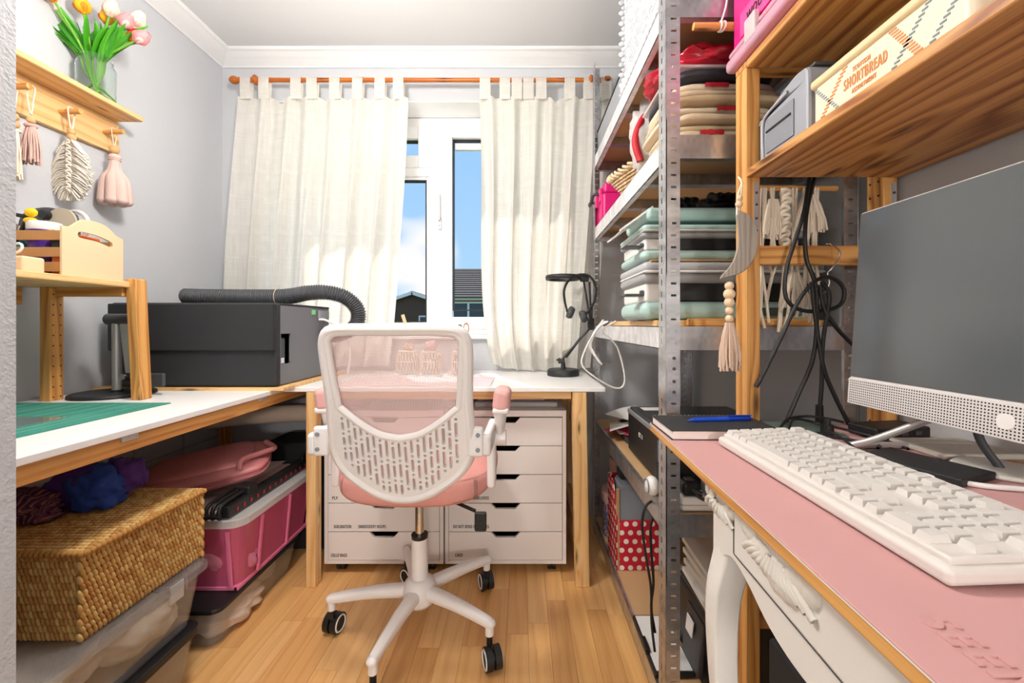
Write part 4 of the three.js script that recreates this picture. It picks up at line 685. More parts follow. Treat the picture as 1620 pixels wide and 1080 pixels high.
// ================= METAL RACK =================
const RX0 = .344, RX1 = .80, RZ0 = -.973, RZ1 = -1.965, SHELF = [1.765, 1.430, .975, .530, .068];
{
  const t = thing('metal_rack', 'galvanised metal shelving rack with hardboard shelves', 'shelving rack', [0, 0, 0]);
  const strip = (w, H, slot) => { const holes = []; for (let y = .02; y < H - .02; y += .0285) { const [cx, sw, sh] = slot; holes.push([[cx - sw / 2, y], [cx + sw / 2, y], [cx + sw / 2, y + sh], [cx - sw / 2, y + sh]]); } return ext(shape([[0, 0], [w, 0], [w, H], [0, H]], holes), .002, 0); };
  const fl = [strip(.033, 2.2, [.018, .013, .0055]), strip(.052, 2.2, [.03, .007, .014])];
  const post = (x, z, sx, sz) => { // angle: one flange across x, one along z
    const a = fl[0].clone(); if (sx < 0) a.rotateY(Math.PI).translate(0, 0, 0); a.translate(x, 0, sz > 0 ? z - .002 : z);
    const b = fl[1].clone(); b.rotateY(sz > 0 ? Math.PI / 2 : -Math.PI / 2); b.translate(x + (sz > 0 ? 0 : (sx > 0 ? .002 : 0)), 0, z);
    const p = mesh('post', [a, b], M.galv, t); return p;
  };
  // near front, near rear, far front, far rear
  const pf = post(RX0, RZ0, 1, 1); post(RX1, RZ0, -1, 1); post(RX0, RZ1, 1, -1); post(RX1, RZ1, -1, -1);
  mesh('splice_plate', [bb(RX0 + .003, RX0 + .031, .80, .92, RZ0 + .0002, RZ0 + .0015, 0), bb(RX0 - .0015, RX0 - .0002, .80, .92, RZ0 - .05, RZ0, 0)], M.galv, pf);
  mesh('bolt', [.82, .845, .875, .90].map(y => cyl(.004, .004, .003, 0, 0, 0, 10).rotateX(Math.PI / 2).translate(RX0 + .018, y, RZ0 + .0025)), M.darkGrey, pf);
  SHELF.forEach((y, i) => {
    const front = i < 3 ? M.galvLit : M.galv;  // upper front lips take the metal with light painted in
    const lip = (n, g, m) => mesh(n, g, m, t);
    lip('front_lip', [bb(RX0 + .002, RX0 + .004, y - .056, y, RZ1 + .002, RZ0 - .003, 0), bb(RX0 + .002, RX0 + .02, y - .056, y - .054, RZ1 + .002, RZ0 - .003, 0), bb(RX0 + .002, RX0 + .012, y - .0015, y, RZ1 + .002, RZ0 - .003, 0)], front);
    lip('back_lip', [bb(RX1 - .004, RX1 - .002, y - .056, y, RZ1 + .002, RZ0 - .003, 0), bb(RX1 - .02, RX1 - .002, y - .056, y - .054, RZ1 + .002, RZ0 - .003, 0)], M.galv);
    for (const [z, s] of [[RZ0 - .0035, -1], [RZ1 + .0035, 1]]) lip('end_lip', [bb(RX0 + .004, RX1 - .004, y - .056, y, z - .001, z + .001, 0), bb(RX0 + .004, RX1 - .004, y - .056, y - .054, z, z + s * .018, 0)], M.galv);
    mesh('hardboard', bb(RX0 + .005, RX1 - .005, y - .009, y - .002, RZ1 + .006, RZ0 - .006, .001), M.hardboard, t);
    for (const k of [.25, .5, .75]) mesh('crossbar', bb(RX0 + .005, RX1 - .005, y - .040, y - .0095, RZ1 + (RZ0 - RZ1) * k - .016, RZ1 + (RZ0 - RZ1) * k + .016, .001), M.galv, t);
  });
}
function weave(o, name, faces, cols, r, seed) {
  const q = rng(seed), items = []; for (const f of faces) for (let a = 0; a < f.rows; a++) for (let b = 0; b < f.n; b++) items.push(f.at(b + (a % 2) * .5, a));
  const im = new THREE.InstancedMesh(new THREE.SphereGeometry(1, 8, 6), mat(0xffffff, .8), items.length), d = new THREE.Object3D();
  items.forEach((it, i) => { d.position.set(...it.p); d.rotation.set(...(it.r || [0, 0, 0])); d.scale.set(...it.s); d.updateMatrix(); im.setMatrixAt(i, d.matrix); im.setColorAt(i, new THREE.Color(cols[Math.floor(q() * cols.length)])); });
  im.name = name; im.userData.kind = 'stuff'; o.add(im); return im;
}
{ // --- shelf 1: white rope basket, grey file box
  const y = SHELF[0], b = thing('rope_basket', 'white woven rope basket on the top rack shelf', 'basket', [0, y, 0]);
  const x0 = .352, x1 = .70, z0 = -1.44, z1 = -1.02, H = .34;
  mesh('liner', bb(x0 + .012, x1 - .012, 0, H - .01, z0 + .012, z1 - .012, .01), mat(0xe6e6e8, .8), b);
  const n = 22, st = (z1 - z0) / n, R = 19, sh = H / R;
  const F = (fn, nn) => ({ rows: R, n: nn, at: fn });
  weave(b, 'woven_sides', [F((i, r) => ({ p: [x0 + .011, (r + .5) * sh, Math.max(z0, z1 - i * st)], s: [.0065, .0078, .0108] }), n), F((i, r) => ({ p: [Math.min(x1, x0 + i * .018), (r + .5) * sh, z0 + .012], s: [.0125, .0092, .0065] }), 19), F((i, r) => ({ p: [Math.min(x1, x0 + i * .018), (r + .5) * sh, z1 - .008], s: [.0125, .0092, .0065] }), 19)], [0xd6d7da, 0xcbccd0, 0xbfc1c6], 1, 4);
  const br = []; for (let i = 0; i < 30; i++) { br.push(ball(.011, x0 + .002, .03 + (i % 2) * .004, z1 - .008 - i * (z1 - z0 - .016) / 29, .7, 1.3, .75, 10, 8).rotateX(0)); } mesh('plaited_foot', br, mat(0xdadade, .8), b, { kind: 'stuff' });
  const f = thing('grey_box_file', 'grey box file with black edge beside the white basket', 'box file', [0, y, 0]);
  mesh('body', bb(.36, .66, 0, .115, -1.93, -1.47, .004), mat(0x9b9da2, .5), f); mesh('edge_strip', bb(.358, .662, .115, .123, -1.932, -1.468, .002), M.black, f);
}
{ // --- shelf 2: pink tool box, wicker basket, folded fabric bags
  const y = SHELF[1], t = thing('tool_box', 'hot pink plastic tool box with grey handle', 'tool box', [.475, y, -1.872]);
  mesh('body', [rbx(.235, .125, .17, 0, .0625, 0, .012)], M.hotPink, t); mesh('lid', [rbx(.225, .05, .16, 0, .15, 0, .014), rbx(.16, .03, .11, 0, .182, 0, .012)], M.hotPink, t);
  for (const z of [-.05, .05]) mesh('latch', rbx(.014, .06, .03, -.122, .12, z, .004), M.hotPink, t); for (const z of [-.07, .07]) mesh('rib', bx(.008, .12, .014, -.119, .06, z, .002), M.hotPink, t);
  mesh('handle', tube([[-.118, .12, .05], [-.15, .125, .05], [-.158, .10, .02], [-.158, .095, -.02], [-.15, .115, -.05], [-.118, .12, -.05]], .007, 30, 8), M.darkGrey, t);
  const w = thing('wicker_basket', 'natural wicker basket lying tilted on the rack', 'basket', [.475, y + .098, -1.565]); w.rotation.set(.15, 0, .55);
  mesh('inner_wall', lathe([[.055, -.095], [.085, -.03], [.108, .05], [.112, .07], [.106, .07], [.082, -.03], [.0001, -.085]], 0, 0, 0, 36), mat(0xc2a178, .85), w);
  weave(w, 'woven_side', [{ rows: 15, n: 38, at: (i, r) => { const v = r / 14, rad = .058 + .056 * Math.pow(v, .7), a = i / 38 * 6.2832; return { p: [Math.cos(a) * rad, -.095 + v * .16, Math.sin(a) * rad], r: [0, -a, .25], s: [.0045, .0052, rad * .105] }; } }], [0xe2c7a2, 0xd6b78d, 0xeed8b8], 1, 5);
  const rm = []; for (let i = 0; i < 34; i++) { const a = i / 34 * 6.2832; rm.push(tube([[Math.cos(a) * .11, .062, Math.sin(a) * .11], [Math.cos(a + .14) * .121, .074, Math.sin(a + .14) * .121], [Math.cos(a + .28) * .11, .084, Math.sin(a + .28) * .11]], .0055, 6, 6)); } mesh('plaited_rim', rm, mat(0xe2c7a2, .85), w);
  // pile of folded cotton bags: a person could count them
  const sand = [mat(0xd8c4a6, .95), mat(0xcdb694, .95), mat(0xe0d0b6, .95)], red = mat(0xb9182c, .6);
  const fold = (yy, h, x0, x1, z0, z1, m, seed, name, label, cat, pr) => {
    const n = noise3(seed), o = thing(name, label, cat, [(x0 + x1) / 2, yy, (z0 + z1) / 2]), W = (x1 - x0) / 2, D = (z1 - z0) / 2;
    const g = new THREE.SphereGeometry(1, 40, 16), p = g.attributes.position, f = (a, e) => Math.sign(a) * Math.pow(Math.abs(a), e);
    for (let i = 0; i < p.count; i++) { const x = f(p.getX(i), .35), yv = f(p.getY(i), .55), z = f(p.getZ(i), .35); p.setXYZ(i, x * W * (1 + .03 * n(yv * 3, z * 3, 1)), h / 2 + yv * h / 2 * (1 + .22 * n(x * 5, z * 5, 2)) + .0025 * n(x * 6, 3, z * 3), z * D * (1 + .045 * n(x * 4, yv * 4, 5))); }
    g.computeVertexNormals(); mesh('folded_cloth', g, m, o);
    if (pr) mesh('red_print', sheet(12, 4, (u, v) => [-.10 + (seed % 5) * .02 + u * (.06 + (seed % 3) * .03), h * (.5 + (v - .5) * (.45 + .4 * Math.abs(n(u * 9, seed, 1)))) , D + .005]), red, o);
    return o;
  };
  let yy = y; const H = [.020, .022, .019, .023, .020, .022, .019, .023];
  const nm = ['bottom of the pile', 'second from the bottom with red print', 'third from the bottom', 'fourth from the bottom', 'fifth from the bottom with red print', 'sixth from the bottom', 'seventh from the bottom with red print', 'topmost below the dark bag'];
  H.forEach((h, i) => { fold(yy, h, .372 + (i * 5 % 4) * .006, .655 + (i * 3 % 4) * .008, -1.30, -1.02 - (i * 7 % 5) * .006, sand[i * 2 % 3], 80 + i, 'folded_cotton_bag', 'folded cotton bag, ' + nm[i], 'bag', i % 3 === 1).userData.group = 'folded cotton bags on the rack'; yy += h; });
  fold(yy, .030, .39, .655, -1.30, -1.03, mat(0x2b2c33, .6), 95, 'folded_dark_bag', 'folded dark bag under clear film', 'bag'); yy += .03;
  tag(mesh('clear_film_pouch', rbx(.28, .008, .26, .523, yy + .004, -1.165, .003), M.clearFrost), 'clear plastic pouch over the dark bag', 'pouch'); yy += .008;
  const rb = thing('red_gift_bag', 'glossy red plastic bag crumpled on top of the pile', 'bag', [.52, yy, -1.15]); mesh('bag', blob(.145, .045, .12, 0, .036, 0, .35, 2.6, 97, 44, 30), mat(0xb3122a, .28), rb); mesh('twist', rod([.05, .06, .02], [.13, .045, .09], .012, .02), mat(0xb3122a, .28), rb);
  fold(y, .055, .372, .70, -1.42, -1.315, sand[2], 99, 'calico_cloth', 'folded calico cloth behind the near rack post', 'cloth');
  const fp = thing('film_parcel', 'parcel in clear film with red ribbon behind the rack post', 'parcel', [.445, y + .055, -1.365]); mesh('film', blob(.075, .13, .055, 0, .104, 0, .3, 2.5, 101, 40, 30), M.clearFrost, fp); mesh('contents', blob(.06, .11, .042, 0, .09, 0, .2, 2.2, 102), mat(0xe9dfd6, .8), fp); mesh('ribbon', tube([[-.06, .02, .042], [-.075, .09, .036], [-.05, .16, .03], [.0, .2, .02]], .012, 20, 6), red, fp);
  const dw = thing('driftwood_rod', 'short wooden rod tied with white string', 'rod', [0, 0, 0]);
  mesh('rod', rod([0.401, 1.672, -0.955], [0.501, 1.672, -0.955], .0085, .009), M.oil, dw); mesh('string', [torus(.010, .0022, ...[0.463, 1.672, -0.955], [0, Math.PI / 2, 0]), torus(.010, .0022, ...[0.469, 1.672, -0.955], [0, Math.PI / 2 + .3, 0]), tube([[0.466, 1.684, -0.955], [0.474, 1.706, -0.957], [0.480, 1.735, -0.957], [0.483, 1.802, -0.957]], .0022, 20, 6)], M.whiteMatt, dw);
}
{ // --- shelf 3: two cutting machines, gloves, wood offcuts
  const y = SHELF[2];
  const of = thing('timber_offcut', 'rough wooden offcut under the lower machine at the rack end', 'offcut', [.53, y, -1.02]); mesh('block', rbx(.22, .020, .05, 0, .010, 0, .005), M.oil, of); mesh('peg', rod([.11, .010, 0], [.19, .010, 0], .010), M.pine, of);
  tag(mesh('wooden_base_board', bb(.35, .79, y, y + .016, -1.62, -1.06, .002), M.pine), 'wooden board beneath the lower cutting machine', 'board');
  const machine = (label, y0, z, x0, lidTilt) => {
    const t = thing('cutting_machine', label, 'cutting machine', [x0, y0, z]); t.userData.group = 'mint cutting machines on the rack';
    mesh('base', [rbx(.47, .048, .24, .235, .026, 0, .022, 5)], M.mint, t); mesh('feet', [bx(.02, .004, .02, .06, .002, .09, 0), bx(.02, .004, .02, .14, .002, .09, 0), bx(.02, .004, .02, .4, .002, .09, 0), bx(.02, .004, .02, .4, .002, -.09, 0), bx(.02, .004, .02, .06, .002, -.09, 0)], M.black, t);
    mesh('slot_panel', rbx(.11, .022, .003, .37, .022, .1195, .001), mat(0x4c5f5a, .5), t);
    mesh('end_cap', [rbx(.07, .052, .22, .045, .074, 0, .008)], M.whitePlastic, t); mesh('tool_shelf', [rbx(.07, .006, .05, -.005, .068, .08, .003), rbx(.05, .016, .012, .025, .072, .10, .004)], M.darkGrey, t);
    mesh('carriage_bay', bb(.08, .46, .05, .10, -.10, .105, .004), M.black, t);
    mesh('mid_trim', [rbx(.475, .028, .245, .238, .112, 0, .013, 4)], mat(0x9fa1a4, .4), t);
    const l = mesh('lid', [rbx(.475, .026, .26, .238, .14, .004, .012, 4)], lidTilt ? M.mint : mat(0xb8babd, .4), t); mesh('lid_edge', rbx(.472, .006, .258, .238, .127, .005, .003), M.whitePlastic, l);
    return t;
  };
  machine('lower mint cutting machine on the wooden board', y + .016, -1.20, .318, 0);
  tag(mesh('card_sheets', [bb(.34, .78, y + .1695, y + .174, -1.32, -1.07, .001)], M.cardboard), 'card sheets between the two cutting machines', 'card');
  machine('upper mint cutting machine with raised lid', y + .175, -1.215, .322, 1).scale.set(1, .62, 1);
  const lid = thing('machine_tray', 'open mint tray with clear flap on the upper machine', 'tray', [.34, y + .275, -1.22]);
  mesh('tray', [rbx(.44, .036, .23, .22, .029, 0, .014, 4)], M.mint, lid); mesh('tray_foot', [bx(.03, .012, .03, .06, .006, .08, .002), bx(.03, .012, .03, .38, .006, .08, .002), bx(.03, .012, .03, .06, .006, -.08, .002), bx(.03, .012, .03, .38, .006, -.08, .002)], M.whitePlastic, lid); mesh('flap', bx(.10, .004, .16, -.02, .020, .02, .001, [0, 0, .62]), M.clearFrost, lid); mesh('flap_frame', [bx(.11, .005, .012, -.025, .018, .10, .001, [0, 0, .62]), bx(.11, .005, .012, -.025, .018, -.06, .001, [0, 0, .62])], M.whitePlastic, lid);
  const gl = thing('work_gloves', 'pair of black gloves crumpled on the mint tray', 'gloves', [.50, y + .321, -1.17]);
  mesh('glove', [blob(.05, .018, .035, -.055, .014, .0, .3, 2.5, 111), ...[0, 1, 2, 3].map(i => tube([[-.09 + i * .018, .016, .02], [-.098 + i * .020, .020, .05], [-.10 + i * .022, .014, .075]], .0095, 10, 8))], mat(0x1a1b1c, .6), gl);
  mesh('glove', [blob(.055, .022, .035, .055, .018, -.01, .3, 2.5, 112), ...[0, 1, 2, 3].map(i => tube([[.03 + i * .018, .028, .015], [.02 + i * .022, .036, .045], [.02 + i * .024, .024, .07]], .0095, 10, 8)), ball(.0095, .02, .024, .07)], mat(0x1a1b1c, .6), gl);
  tag(mesh('foil_sheet', sheet(14, 8, (u, v) => [.585 + u * .12, y + .323 + .03 * u * u + .004 * Math.sin(v * 9 + u * 5), -1.24 + v * .15]), mat(0xb9bbbf, .3, { metalness: .6, side: THREE.DoubleSide })), 'crinkled silver foil beside the gloves', 'foil');
  tag(mesh('orange_tape', lathe([[.020, 0], [.034, 0], [.034, .014], [.020, .014], [.020, 0]], .40, y + .3215, -1.20, 28), mat(0xf0951f, .5)), 'orange tape roll on the mint tray', 'tape');
  // white leads
  const c = thing('white_lead', 'white power leads looping down from the lower machine', 'cable', [0, 0, 0]);
  mesh('lead', tube([[0.301, 0.991, -1.420], [0.268, 0.964, -1.440], [0.227, 0.886, -1.460], [0.218, 0.836, -1.460], [0.261, 0.794, -1.460], [0.326, 0.756, -1.470], [0.362, 0.756, -1.470], [0.371, 0.797, -1.470], [0.348, 0.892, -1.470], [0.312, 0.935, -1.460], [0.292, 0.949, -1.450], [0.295, 0.969, -1.440], [0.325, 0.991, -1.400]], .0032, 120, 8), M.whitePlastic, c);
  mesh('lead', tube([[0.295, 0.991, -1.430], [0.268, 0.960, -1.450], [0.249, 0.908, -1.460], [0.265, 0.870, -1.460], [0.285, 0.841, -1.460]], .0032, 40, 8), M.whitePlastic, c); mesh('lead', tube([[0.290, 0.996, -1.440], [0.261, 0.953, -1.460], [0.247, 0.901, -1.470], [0.272, 0.856, -1.460], [0.288, 0.838, -1.460]], .0032, 40, 8), M.whitePlastic, c);
}
{ // --- shelf 4: black printer, papers, socket strip
  const y = SHELF[3], t = thing('inkjet_printer', 'black inkjet printer with small screen on the rack', 'printer', [0, y, 0]);
  mesh('body', [rbx(.36, .145, .43, .565, .075, -1.265, .01)], M.black, t); mesh('top_cover', rbx(.35, .012, .42, .566, .151, -1.265, .006), mat(0x2b2c2f, .3), t); mesh('top_edge', bb(.383, .392, .135, .15, -1.478, -1.052, .003), mat(0x8c8e92, .3), t);
  mesh('screen', bb(.3825, .3855, .065, .125, -1.15, -1.075, .001), mat(0x6b7890, .1), t); mesh('screen_bezel', bb(.3835, .387, .058, .132, -1.16, -1.066, .001), M.blackMatt, t);
  for (let i = 0; i < 9; i++) mesh('grille_bar', bb(.3815, .386, .01, .052, -1.165 + i * .011, -1.160 + i * .011, 0), M.darkGrey, t);
  mesh('lettering', fit('ET.1', .04, .014).rotateY(-Math.PI / 2).translate(.3845, .085, -1.34), M.whiteMatt, t); mesh('sticker', bb(.42, .50, .157, .1575, -1.45, -1.40, 0), M.whiteMatt, t);
  const pp = [['white letter on top of the paper heap', .47, .075, -1.70, .3, M.whiteMatt], ['white envelope sticking out of the paper heap', .44, .045, -1.66, -.2, M.whiteMatt], ['black folder in the paper heap', .50, .060, -1.64, .1, M.black], ['pink and white leaflet under the black folder', .46, .028, -1.62, .5, mat(0xd63b6d, .6)]];
  for (const [l, x, yy, z, a, m] of pp) { const s = thing('loose_paper', l, 'paper', [x, y + yy, z], a); s.userData.group = 'papers on the rack beside the printer'; mesh('sheet', sheet(8, 8, (u, v) => [(u - .5) * .16, .018 * Math.sin(u * 2 + a) + .02 * (v - .5), (v - .5) * .22]).rotateZ(.12), mat(m.color.getHex(), .7, { side: THREE.DoubleSide }), s); mesh('fold', bx(.10, .003, .06, 0, -.012, .05, 0, [0, .2, .1]), M.whiteMatt, s); }
  tag(mesh('paper_stack', [bb(.40, .62, y, y + .022, -1.78, -1.55, .001)], M.darkGrey), 'dark folder at the bottom of the paper heap', 'folder');
  const s = thing('socket_strip', 'white extension socket with black plugs at the rack end', 'socket strip', [.385, y, -1.012]);
  mesh('body', rbx(.20, .034, .055, .10, .017, 0, .008), M.whitePlastic, s); mesh('seam', bb(.0, .2, .016, .0175, -.0278, .0278, 0), M.grey, s);
  for (const x of [.028, .085, .145]) { const p = mesh('plug', [rbx(.042, .034, .042, x, .051, 0, .01), rod([x, .05, .015], [x + .02, .045, .032], .006)], x > .05 && x < .1 ? mat(0x85878b, .4) : M.black, s); mesh('pin_cap', bx(.02, .004, .02, x, .07, 0, .001), M.darkGrey, p); }
  mesh('cord', tube([[.15, .06, .02], [.19, .10, .03], [.22, .12, .04], [.26, .13, .05]], .004, 20, 8), M.black, s); mesh('cord', tube([[.03, .05, .02], [.05, .035, .04], [.10, .045, .045], [.14, .08, .05], [.2, .12, .06]], .004, 30, 8), M.black, s);
  const ad = thing('white_adaptor', 'round white adaptor clipped on the lower rack lip', 'adaptor', [.350, y + .02, -1.095]); mesh('puck', ball(.026, 0, 0, 0, .7, 1, 1), M.whitePlastic, ad); mesh('ring', torus(.018, .002, -.015, 0, 0, [0, Math.PI / 2, 0]), M.grey, ad);
  const bc = thing('black_lead', 'black leads dangling in front of the dotted box', 'cable', [0, 0, 0]);
  mesh('lead', tube([[0.356, 0.515, -1.090], [0.329, 0.503, -1.080], [0.319, 0.453, -1.080], [0.332, 0.365, -1.090], [0.345, 0.281, -1.090], [0.347, 0.188, -1.090], [0.352, 0.121, -1.080]], .0036, 60, 8), M.black, bc); mesh('lead', tube([[0.356, 0.483, -1.080], [0.345, 0.448, -1.090], [0.349, 0.376, -1.100], [0.355, 0.291, -1.100], [0.349, 0.224, -1.100], [0.356, 0.163, -1.090]], .0036, 60, 8), M.black, bc);
}
{ // --- bottom shelf
  const y = SHELF[4];
  const fn = vnoise([16, 16], 121), fn2 = vnoise([40, 40], 122), flo = mat(0xffffff, .8, { map: tex(128, 128, (u, v) => { const a = fn(u, v), b = fn2(u, v); return a > .62 ? [190, 150, 160] : b > .6 ? [120, 130, 160] : [78, 86, 116]; }), tile: [.12, .12] });
  const round = (label, yy, r, h, m, lid, x, z) => { const t = thing('hat_box', label, 'box', [x, yy, z]); t.userData.group = 'round boxes stacked on the bottom shelf'; mesh('drum', cyl(r, r, h - .03, 0, (h - .03) / 2, 0, 40), m, t); mesh('lid', lathe([[r, h - .045], [r + .004, h - .045], [r + .005, h - .004], [r, h], [.0001, h]], 0, 0, 0, 40), lid, t); };
  const blush = mat(0xd6aea6, .6);
  round('large floral round box with blush lid at the bottom of the stack', y, .115, .19, flo, blush, .475, -1.80); round('blush round box in the middle of the stack', y + .19, .092, .14, blush, blush, .485, -1.80); round('small floral round box on top of the stack', y + .33, .075, .075, flo, flo, .50, -1.80);
  const m = thing('magazine_file', 'red and white polka dot magazine file', 'magazine file', [.355, y, -1.525]);
  const dots = (() => { const c = document.createElement('canvas'); c.width = 256; c.height = 256; const g = c.getContext('2d'); g.fillStyle = '#c4132f'; g.fillRect(0, 0, 256, 256); g.fillStyle = '#f0e9dd'; for (let j = 0; j < 5; j++) for (let i = -1; i < 5; i++) { g.beginPath(); g.arc((i + .5 + (j % 2) * .5) * 64, (j + .25) * 64, 19, 0, 7); g.fill(); } const t = new THREE.CanvasTexture(c); t.colorSpace = THREE.SRGBColorSpace; t.wrapS = t.wrapT = THREE.RepeatWrapping; return t; })();
  const dm = mat(0xffffff, .5, { map: dots, tile: [.13, .13] });
  mesh('front_panel', bb(.012, .17, 0, .185, -.004, 0, 0), dm, m, { axis: 0 }); mesh('side_panel', ext(shape([[0, 0], [.15, 0], [.15, .31], [.06, .31], [0, .20]]), .004).rotateY(Math.PI / 2).translate(0, 0, 0), dm, m, { axis: 2 }); mesh('side_panel', ext(shape([[0, 0], [.15, 0], [.15, .31], [.06, .31], [0, .20]]), .004).rotateY(Math.PI / 2).translate(.166, 0, 0), dm, m, { axis: 2 });
  mesh('kraft_edge', bb(.0, .012, 0, .30, -.008, -.002, .001), M.cardboard, m); mesh('grey_box', [bb(.014, .165, .01, .31, -.10, -.006, .003)], mat(0x7f868e, .5), m); mesh('back_panel', bb(0, .17, 0, .31, -.154, -.15, 0), dm, m);
  tag(mesh('black_pouch', rbx(.15, .085, .05, .45, y + .354, -1.60, .024), M.blackMatt), 'black rounded pouch behind the dotted magazine file', 'pouch').position.set(0, -.0, 0);
  const l = thing('light_pad', 'white light pad with black frame lying on the bottom shelf', 'light pad', [.398, y, -1.165]); mesh('frame', rbx(.105, .014, .215, 0, .007, 0, .004), M.black, l); mesh('panel', bb(-.046, .048, .014, .0155, -.100, .100, 0), M.white, l); mesh('clip', [rbx(.012, .02, .05, -.050, .018, .02, .004), rbx(.008, .012, .03, -.054, .022, .03, .003)], M.black, l);
  const r = thing('black_printer', 'black printer with button panel on the bottom shelf', 'printer', [.60, y + .0, -1.09]); r.position.set(.548, y, -1.095);
  mesh('body', rbx(.185, .19, .205, 0, .095, 0, .012), M.black, r); mesh('lid', rbx(.178, .012, .195, 0, .196, 0, .005), mat(0x2a2b2d, .35), r); mesh('panel', bx(.012, .13, .10, -.098, .10, .03, .003, [0, 0, -.12]), mat(0x35373a, .4), r); mesh('tape', bx(.002, .04, .04, -.1065, .125, .02, 0, [0, 0, -.12]), M.whiteMatt, r); for (let i = 0; i < 6; i++) mesh('button', cyl(.005, .005, .004, 0, 0, 0, 10).rotateZ(Math.PI / 2).translate(-.104 - Math.floor(i / 3) * -.002, .065 + Math.floor(i / 3) * .018, .01 + (i % 3) * .018), M.grey, r);
  tag(mesh('paper_pile', Array.from({ length: 7 }, (_, i) => bx(.17 - (i % 3) * .01, .014, .18, 0, 0, 0, .001, [0, (i % 3) * .05 - .05, 0]).translate(.545 + (i % 2) * .012, y + .2095 + i * .0145, -1.09)), mat(0xe9e5de, .8)), 'pile of white paper on the black printer', 'paper');
}
// ================= WOODEN RACK OVER THE PINK DESK =================
const WX = .493, WZ = -.90;
{
  const t = thing('wooden_rack', 'pine shelf rack with two deep boards over the pink desk', 'shelving rack', [0, 0, 0]);
  for (const z of [WZ - .022, .33]) for (const x of [WX + .016, .81]) mesh('post', bb(x - .016, x + .016, 0, 1.545, z - .022, z + .022, .003), M.oil, t);
  mesh('shelf_board', bb(WX, .83, 1.301, 1.319, WZ + .001, .30, .003), M.shelf, t, { axis: 2 }); mesh('shelf_board', bb(WX, .83, 1.540, 1.558, WZ + .001, .30, .003), M.shelf, t, { axis: 2 });
  mesh('post_cap_board', bb(WX, .83, 1.545, 1.558, WZ - .044, WZ - .0005, .002), M.oil, t);
  mesh('cross_rail', bb(WX + .032, .794, 1.113, 1.156, WZ - .034, WZ - .016, .003), M.oil, t); mesh('cross_rail', bb(WX + .032, .794, .30, .343, WZ - .034, WZ - .016, .003), M.oil, t);
  for (const x of [WX + .016, .81]) { const p = mesh('joining_plate', bb(x + .001, x + .012, 1.17, 1.29, WZ - .0005, WZ + .001, 0), M.steel, t); mesh('screw', [1.185, 1.212, 1.242, 1.268].map(y => cyl(.0028, .0028, .002, 0, 0, 0, 10).rotateX(Math.PI / 2).translate(x + .0065, y, WZ + .0016)), M.darkGrey, p); }
  const ph = []; for (let i = 0; i < 40; i++) for (const z of [WZ - .012, WZ - .034]) ph.push(rod([.7945, .10 + i * .0315, z], [.7932, .10 + i * .0315, z], .0024, .0024, 8)); mesh('peg_holes', ph, M.blackMatt, t);
  // goods on the boards
  const y = 1.319, g = thing('label_printer', 'grey label printer on the lower pine board', 'printer', [0, y, 0]);
  mesh('body', ext(shape(smooth([[-.89, 0], [-.89, .085], [-.885, .098], [-.79, .128], [-.755, .130], [-.742, .124], [-.738, .10], [-.738, 0]], 4)), .20, .006).rotateY(-Math.PI / 2).translate(.716, 0, 0).scale(1, 1, 1), mat(0x9da0a8, .5), g);
  mesh('front_recess', [bb(.5135, .5155, .018, .088, -.862, -.775, .001)], mat(0x8a8d95, .5), g); mesh('paper_slot', bx(.002, .0035, .078, .5125, .062, -.82, 0), M.black, g); mesh('frame_line', [tube([[.514, .012, -.872], [.513, .08, -.872], [.513, .098, -.855], [.513, .108, -.79]], .0028, 30, 6)], mat(0xb5b8bf, .45), g); mesh('top_cover', rbx(.18, .006, .10, .62, .133, -.79, .002), M.darkGrey, g);
  const tin = thing('shortbread_tin', 'cream shortbread tin with tartan stripes on the lower pine board', 'tin', [.516, y, -.728]);
  const cream = mat(0xefe1c8, .4), amber = mat(0xd9873a, .5);
  mesh('body', rbx(.24, .078, .262, .12, .039, .131, .012), cream, tin); mesh('lid', rbx(.246, .016, .268, .12, .082, .131, .006), mat(0xe9d3a6, .35), tin);
  const lt = (s, z, yy, w, h, m) => mesh('lettering', fit(s, w, h).rotateY(-Math.PI / 2).translate(-.0002, yy, z), m, tin);
  lt('SHORTBREAD', .072, .032, .078, .017, amber); lt('SCOTTISH', .09, .053, .032, .007, amber); lt('ASSORTMENT', .088, .020, .044, .007, amber);
  const stripe = (z, w, tilt, m) => { const n = []; for (let i = 0; i < 13; i++) n.push(bx(.0006, .0026, w, -.0003, .011 + i * .0048, z + (i - 6) * tilt * .0048, 0)); return mesh('tartan_stripe', n, m, tin); };
  stripe(.048, .010, .9, amber); stripe(.036, .007, -.9, mat(0x8a9aa0, .5)); stripe(.178, .012, -.7, amber); stripe(.182, .008, .9, mat(0x6f848c, .5)); stripe(.235, .008, .9, mat(0x6f848c, .5));
  const jar = thing('plaid_canister', 'glass jar with tartan lid at the near end of the lower board', 'jar', [.60, y, -.40]); mesh('glass', lathe([[.0001, .003], [.05, .003], [.055, .01], [.055, .09], [.05, .10]], 0, 0, 0, 36), M.clear, jar); mesh('lid', cyl(.057, .057, .03, 0, .118, 0, 36), mat(0x37474a, .5), jar); mesh('contents', cyl(.048, .048, .07, 0, .042, 0, 28), M.cord, jar);
  const br = thing('bark_bundle', 'bundle of brown bark strips behind the label printer', 'bark', [.742, y, -.845]); { const r = rng(131), s = []; for (let i = 0; i < 14; i++) s.push(rod([(r() - .5) * .05 + .02, .0, (r() - .5) * .05], [(r() - .5) * .07 + .02, .15 + r() * .03, (r() - .5) * .06], .007, .005, 7)); mesh('strips', s, mat(0x7a5238, .85), br); mesh('tie', torus(.036, .003, .02, .07, 0, [Math.PI / 2, 0, 0]), M.twine, br); }
